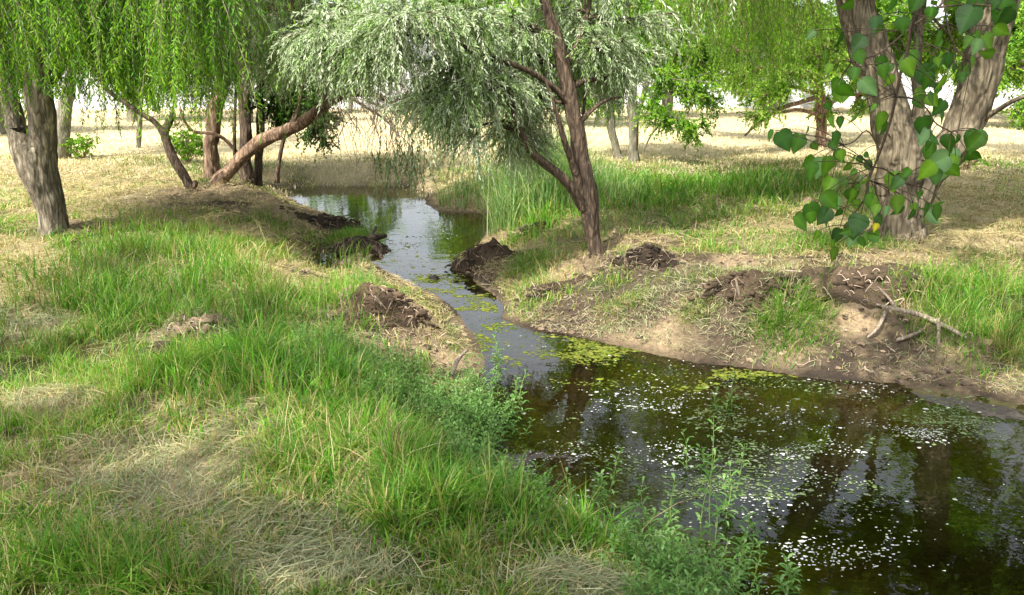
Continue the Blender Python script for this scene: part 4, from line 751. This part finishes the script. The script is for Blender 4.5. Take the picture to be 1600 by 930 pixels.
for (a, b_, rx, ry, nb_, h0, lab) in [(1232, 492, 62, 26, 2600, .26, 'bushy green grass tuft on the slope of the right bank'), (552, 372, 34, 16, 2200, .24, 'bright green grass clump on the far left spur beside the pool'), (1500, 500, 80, 26, 2600, .24, 'wide grass clump by the end of the fallen branch'), (1570, 535, 40, 26, 1500, .24, 'pale grass clump at the right edge above the muddy flat'),
                                     (825, 418, 36, 20, 1600, .2, 'fresh grass clump above the narrow bend'), (975, 480, 50, 14, 900, .16, 'thin yellow grass tuft on the sunny right bank'), (1090, 486, 36, 14, 900, .17, 'small straw coloured tuft between the two dark humps'), (1450, 455, 70, 10, 1200, .2, 'grass fringe behind the wide dark soil hump')]:
    g = GT(a, b_); D = g[1]; nb_ = int(nb_*.75); q = rng.normal(0, .62, (nb_, 2)); x = g[0]+q[:, 0]*rx*D/F; y = g[1]+q[:, 1]*ry*D/F*3.0; k = sdist(x, y) > .03; k &= (q**2).sum(1) < 1.7; x, y, q = x[k], y[k], q[k]; m_ = len(x)
    cl = cmix(LUSH, m_, .3); pale = 'pale' in lab or 'yellow' in lab or 'straw' in lab; u = rng.random(m_)[:, None]; cl = np.where(u < (.6 if pale else .15), cmix(YEL+STR, m_, .2), cl)
    mb = MB(); blades(mb, np.stack([x, y, height(x, y)-.01], 1), h0*.82*rng.uniform(.3, 1.25, m_)*np.exp(-.7*(q**2).sum(1)), np.full(m_, .0048), rng.uniform(.1, 1.5, m_), cl, az=np.arctan2(q[:, 1], q[:, 0])+rng.normal(0, .8, m_))
    tag(mb.build('grass_tuft', M_grass, None, False, loc=g), lab, 'grass tuft')
# dry lying hay
x, y = inview(330000, 2.0, 20, .70, .85); s = sdist(x, y); dm = dirtmask(x, y, s); dr = drymask(x, y)
k = (s > .05) & (rng.random(len(x)) < (1-.75*sm(14, 18, y))*np.clip(.2+.9*dr+.6*dm*(fbm(x*1.6, y*1.6, 140, 3) > -.05), 0, 1)*(.4+.6*sm(-.3, .3, fbm(x*4, y*4, 99, 3)))); x, y, dm, dr = [q[k] for q in (x, y, dm, dr)]; n_ = len(x)
az = 6.5*fbm(x*.9, y*.9, 101, 3)+rng.normal(0, .65, n_)+np.where(rng.random(n_) < .5, math.pi, 0); L_ = rng.uniform(.06, .24, n_)*(1-.45*dm); el = rng.normal(.05, .22, n_)
z = height(x, y)+rng.uniform(.0, .05, n_)*np.clip(dr+.2, 0, 1)
d = np.stack([np.cos(az)*np.cos(el), np.sin(az)*np.cos(el), np.sin(el)], 1); sd = unit(np.cross(d, [0, 0, 1.])+.5*rdir(n_)); wd = np.maximum(rng.uniform(.0018, .0042, n_), y*.0006)[:, None]
b0 = np.stack([x, y, z], 1); bend = rdir(n_)*L_[:, None]*.16*[1, 1, .5]
p0 = b0-d*L_[:, None]/2; p2 = b0+d*L_[:, None]/2; p1 = b0+bend+[0, 0, .012]; p2[:, 2] = np.maximum(p2[:, 2], z-.01)
v = np.stack([p0-sd*wd/2, p0+sd*wd/2, p1-sd*wd/2, p1+sd*wd/2, p2-sd*wd*.2, p2+sd*wd*.2], 1)
gm = (rng.random(n_) < sm(-.4, .2, fbm(x*.7, y*.7, 103, 2))*.9)[:, None]
col = np.where(gm & (y < 8)[:, None], cmix(GREY, n_, .2), cmix(STR, n_, .2))
i = np.arange(n_)[:, None, None]*6; mb = MB(); mb.add(v.reshape(-1, 3), (i+np.array([[0, 1, 3, 2], [2, 3, 5, 4]])[None]).reshape(-1, 4), np.repeat(col, 6, 0))
tag(mb.build('dry_hay', M_straw, loc=(0, 0, 0)), 'matted pale dry hay and straw lying among the grass', 'hay', kind='stuff')
print('hay', n_)
# far dry field stubble
n_ = 60000; y = np.exp(rng.uniform(math.log(15), math.log(37), n_)); x = rng.uniform(-.68, .68, n_)*y; z = height(x, y)
mb = MB(); blades(mb, np.stack([x, y, z], 1), rng.uniform(.03, .09, n_), y*.0009, rng.uniform(.1, 1, n_), cmix([(.58, .49, .28), (.66, .57, .36), (.5, .42, .22), (.54, .48, .28)], n_, .1), 2)
tag(mb.build('dry_field_grass', M_straw, loc=(0, 0, 0)), 'short bleached grass of the dry field beyond the trees', 'grass', kind='stuff')
# reeds
n_ = 5200; px = np.concatenate([rng.normal(860, 75, n_//2), rng.uniform(680, 1010, n_//2)]); y = rng.uniform(11.3, 14.2, n_); x = (px-800)/F*y*1.0
k = (sdist(x, y) > .03) & (px > 665) & (px < 1015); x, y, px = x[k], y[k], px[k]; n_ = len(x); z = height(x, y)
mb = MB(); edge = np.clip(1-np.abs(px-840)/190, .25, 1)
blades(mb, np.stack([x, y, z-.02], 1), rng.uniform(.45, 1.45, n_)*edge**.8*(.85+.35*vn(x*1.5, y*1.5, 8))*np.where(px > 900, .75, 1), rng.uniform(.007, .014, n_), rng.uniform(.02, .75, n_), cmix([(.13, .27, .06), (.19, .34, .10), (.09, .19, .05), (.30, .40, .15), (.50, .47, .25)], n_, .3, [.27, .27, .16, .16, .14]), 6)
tag(mb.build('reeds', M_grass, loc=(0, 0, 0)), 'bed of tall upright green reeds beyond the silver tree', 'reeds', kind='stuff')

# ---------------------------------------------------------------- broad leaved weeds
def weed(mbS, mbL, b0, h, n, cols, lean, ll=.06, lw=.013, br_=0):
    K = 8; tt = np.linspace(0, 1, K)[:, None]; ln = np.array([math.cos(lean[0]), math.sin(lean[0]), 0])*lean[1]
    path = b0+np.array([0, 0, 1.])*h*tt+ln*h*tt**2+.01*np.sin(tt*7+b0[0]*9)*[1, .5, 0]
    tubes(mbS, path, np.linspace(.0032, .0012, K), 5, (.2, .28, .07))
    t = (np.arange(n)+.6)/n; t = .12+.88*t; q = np.stack([np.interp(t, tt[:, 0], path[:, k]) for k in range(3)], 1); a = np.arange(n)*2.4+rng.random()*6
    upw = .35+.7*t; d = unit(np.stack([np.cos(a), np.sin(a), upw], 1)); L = ll*(1.15-.55*t)*rng.uniform(.8, 1.2, n); W = lw*rng.uniform(.8, 1.2, n)
    side = unit(np.cross(d, [0, 0, 1.])); c = cmix(cols, n, .2)
    m1 = q+d*(L*.4)[:, None]; m2 = m1+(d-[0, 0, .45])*(L*.35)[:, None]; tp = m2+(d-[0, 0, 1.])*(L*.28)[:, None]
    v = np.stack([q, m1-side*W[:, None]/2, m1+side*W[:, None]/2, m2-side*W[:, None]*.36, m2+side*W[:, None]*.36, tp], 1); i = np.arange(n)[:, None]*6
    mbL.add(v.reshape(-1, 3), i+[[1, 2, 4, 3]], np.repeat(c, 6, 0)); mbL.f.setdefault(3, []).append(np.concatenate([i+[[0, 2, 1]], i+[[3, 4, 5]]])+mbL.n-len(v)*6)
WD = [(.13, .28, .06), (.18, .33, .09), (.09, .20, .04), (.22, .36, .13)]
M_stem = leafmat('weed_stem', .2, .05)
PL = [(1108, 905, 300, 'tallest leafy weed rising over the water at the bottom'), (1165, 910, 130, 'arching weed right of the tallest one, bottom edge'), (1085, 800, 100, 'weed with broad drooping leaves over the algae'), (1045, 870, 150, 'bushy weed left of the tallest one'), (1130, 700, 90, 'thin weed growing from the water beyond the tallest one'), (1215, 935, 90, 'low weed at the bottom, nearest the dark water'),
      (990, 850, 120, 'weed with narrow leaves among bottom grass'), (775, 600, 95, 'pale bluish weed where the near bank meets water'), (730, 640, 100, 'weed in the leafy patch left of the tree reflection'), (800, 660, 80, 'weed leaning at the water edge beside the tree reflection'), (1140, 850, 170, 'slim weed close to the tallest one, in front'), (935, 800, 110, 'weed beside the grey mud bar')]
for (a, b_, hp, lab) in PL:
    g = GT(a, b_); g[2] = max(g[2], -.1); h = hp*g[1]/F*1.05; t = thing('leafy_weed', lab, 'plant', g, 'leafy weeds at the water edge'); ms, ml = MB(), MB()
    for k in range(3):
        o_ = g+[rng.normal(0, .03), rng.normal(0, .03), -.02]; weed(ms, ml, o_, h*(1 if k == 0 else rng.uniform(.5, .85)), 22, WD, (rng.uniform(0, 6.28), rng.uniform(0, .22)), .085, .014)
    ms.build('stem', M_stem, t); ml.build('leaves', M_grass, t)
ms = MB(); cnt = 0
for (a, b_, rx, ry, nn) in [(620, 590, 190, 50, 300), (725, 600, 60, 50, 170), (745, 680, 50, 50, 120), (540, 545, 160, 24, 90), (1060, 840, 110, 60, 90), (1080, 920, 90, 20, 40), (580, 440, 30, 14, 26), (830, 760, 80, 20, 50)]:
    for _ in range(nn):
        q = rng.normal(0, .5, 2); px_, py_ = a+q[0]*rx, b_+q[1]*ry; g = G0(px_, py_, .33)
        g = np.array([g[0], g[1], float(height(np.array([g[0]]), np.array([g[1]]))[0])])
        if g[2] < -.1: continue
        weed(ms, ms, g, rng.uniform(.08, .24), 16, WD, (rng.uniform(0, 6.28), rng.uniform(0, .3)), .06, .011)
tag(ms.build('weeds', M_grass, loc=(0, 0, 0)), 'thick patch of small leafy weeds on the near bank', 'weeds', kind='stuff')

# bushes far left
for (a, b_, r_, n_, lab, cl) in [(295, 240, .38, 130, 'round green bush left of the S curved trunk', GRN), (130, 236, .3, 60, 'small pale bush behind the thick willow trunk', GRN), (1512, 250, .2, 30, 'small bush right of the massive trunk', GRN)]:
    g = GT(a, b_+14); t = thing('bush', lab, 'bush', g); br = MB(); lf = MB(); c_ = g+[0, 0, r_*.9]
    n1 = 12; e = c_+rdir(n1)*r_*[.8, .8, .6]; tt = np.linspace(0, 1, 4)[None, :, None]; tubes(br, g*(1-tt)+e[:, None]*tt, np.full((n1, 4), .008), 4)
    o_ = c_+rdir(n_)*rng.uniform(.4, 1, (n_, 1))*r_*[1, 1, .8]; sprays(br, lf, o_, unit(rdir(n_)+[0, 0, .6]), rng.uniform(.12, .22, n_), .2, 12, .06, .035, 1, 'broad', cl)
    br.build('stems', M_barkb, t); lf.build('leaves', M_broad, t)

# ---------------------------------------------------------------- floating fluff and algae
def floaters(spots, n, r0, r1, zz, seed, pool=None):
    xs_, ys_ = [], []
    for (a, b_, rx, ry, wgt) in spots:
        m_ = int(n*wgt); px_ = a+rng.normal(0, .5, m_)*rx; py_ = b_+rng.normal(0, .5, m_)*ry
        for p_, q_ in zip(px_, py_):
            if q_ > 285: g = G0(p_, q_, 0); xs_.append(g[0]); ys_.append(g[1])
    x, y = np.array(xs_), np.array(ys_); k = (sdist(x, y) < -.03) & (height(x, y) < .03) & (rng.random(len(x)) < .04+1.0*sm(-.02, .3, fbm(x*3.2, y*4.5, seed, 4))); x, y = x[k], y[k]; n = len(x)
    r = rng.uniform(r0, r1, n)*(1+1.2*(rng.random(n) < .08)); a = np.arange(7)/7*2*math.pi; z = zz+np.maximum(height(x, y), 0)
    rr = r[:, None]*rng.uniform(.5, 1.3, (n, 7)); ro = rng.uniform(0, 6, (n, 1))
    rim = np.stack([x[:, None]+rr*np.cos(a+ro)*1.3, y[:, None]+rr*np.sin(a+ro), np.repeat(z[:, None], 7, 1)], -1); top = np.stack([x, y, z+r*.35], 1)
    v = np.concatenate([top[:, None], rim], 1); i = np.arange(n)[:, None, None]*8
    f = (i+np.array([[0, 1+j, 1+(j+1) % 7] for j in range(7)])[None]).reshape(-1, 3); return v.reshape(-1, 3), f, n
sp_ = [(1080, 660, 190, 70, .22), (1330, 600, 60, 22, .07), (1250, 690, 200, 60, .16), (900, 730, 110, 20, .12), (1000, 640, 200, 90, .10), (870, 470, 110, 26, .05), (1500, 640, 140, 40, .10), (1150, 760, 260, 90, .16), (1400, 800, 260, 110, .05), (1280, 870, 160, 60, .08), (1000, 770, 200, 50, .14), (1000, 550, 240, 16, .03), (1440, 675, 60, 14, .04), (640, 350, 80, 40, .35)]  # last spot: extra pale flecks painting a brighter sky reflection on the far pool
v, f, n_ = floaters(sp_, 6500, .0015, .006, .003, 121); mb = MB(); mb.add(v, f, np.repeat(cmix([(.62, .62, .58), (.45, .47, .42), (.32, .35, .27)], n_, .1), 8, 0))
tag(mb.build('floating_fluff', M_fluff, loc=(0, 0, 0)), 'white cottonwood fluff floating on the stream in drifts', 'fluff', kind='stuff')
v, f, n_ = floaters([(1080, 690, 240, 90, .3), (1150, 780, 260, 80, .3), (980, 800, 160, 50, .2), (1530, 650, 160, 40, .2), (860, 455, 90, 20, .03), (660, 330, 60, 20, .06), (1250, 640, 200, 60, .2)], 11000, .0025, .007, .002, 131); mb = MB(); mb.add(v, f, np.repeat(cmix([(.12, .18, .05), (.17, .22, .10), (.09, .14, .03), (.22, .25, .16)], n_, .2), 8, 0))
v, f, n_ = floaters([(690, 440, 110, 60, .35), (760, 500, 110, 50, .35), (900, 545, 200, 26, .35), (640, 400, 60, 30, .1), (1100, 590, 200, 20, .2)], 12000, .003, .012, .0015, 171); mb.add(v, f, np.repeat(cmix([(.14, .17, .015), (.10, .14, .010), (.20, .20, .04), (.07, .10, .012)], n_, .2), 8, 0))  # olive flecks: part algae, part painted stand-in for green reflections in the neck
tag(mb.build('algae_and_reflection_tint', M_algae, loc=(0, 0, 0)), 'grey green algae and duckweed scum floating in the shallows, with olive flecks tinting the neck like reflected green', 'algae', kind='stuff')
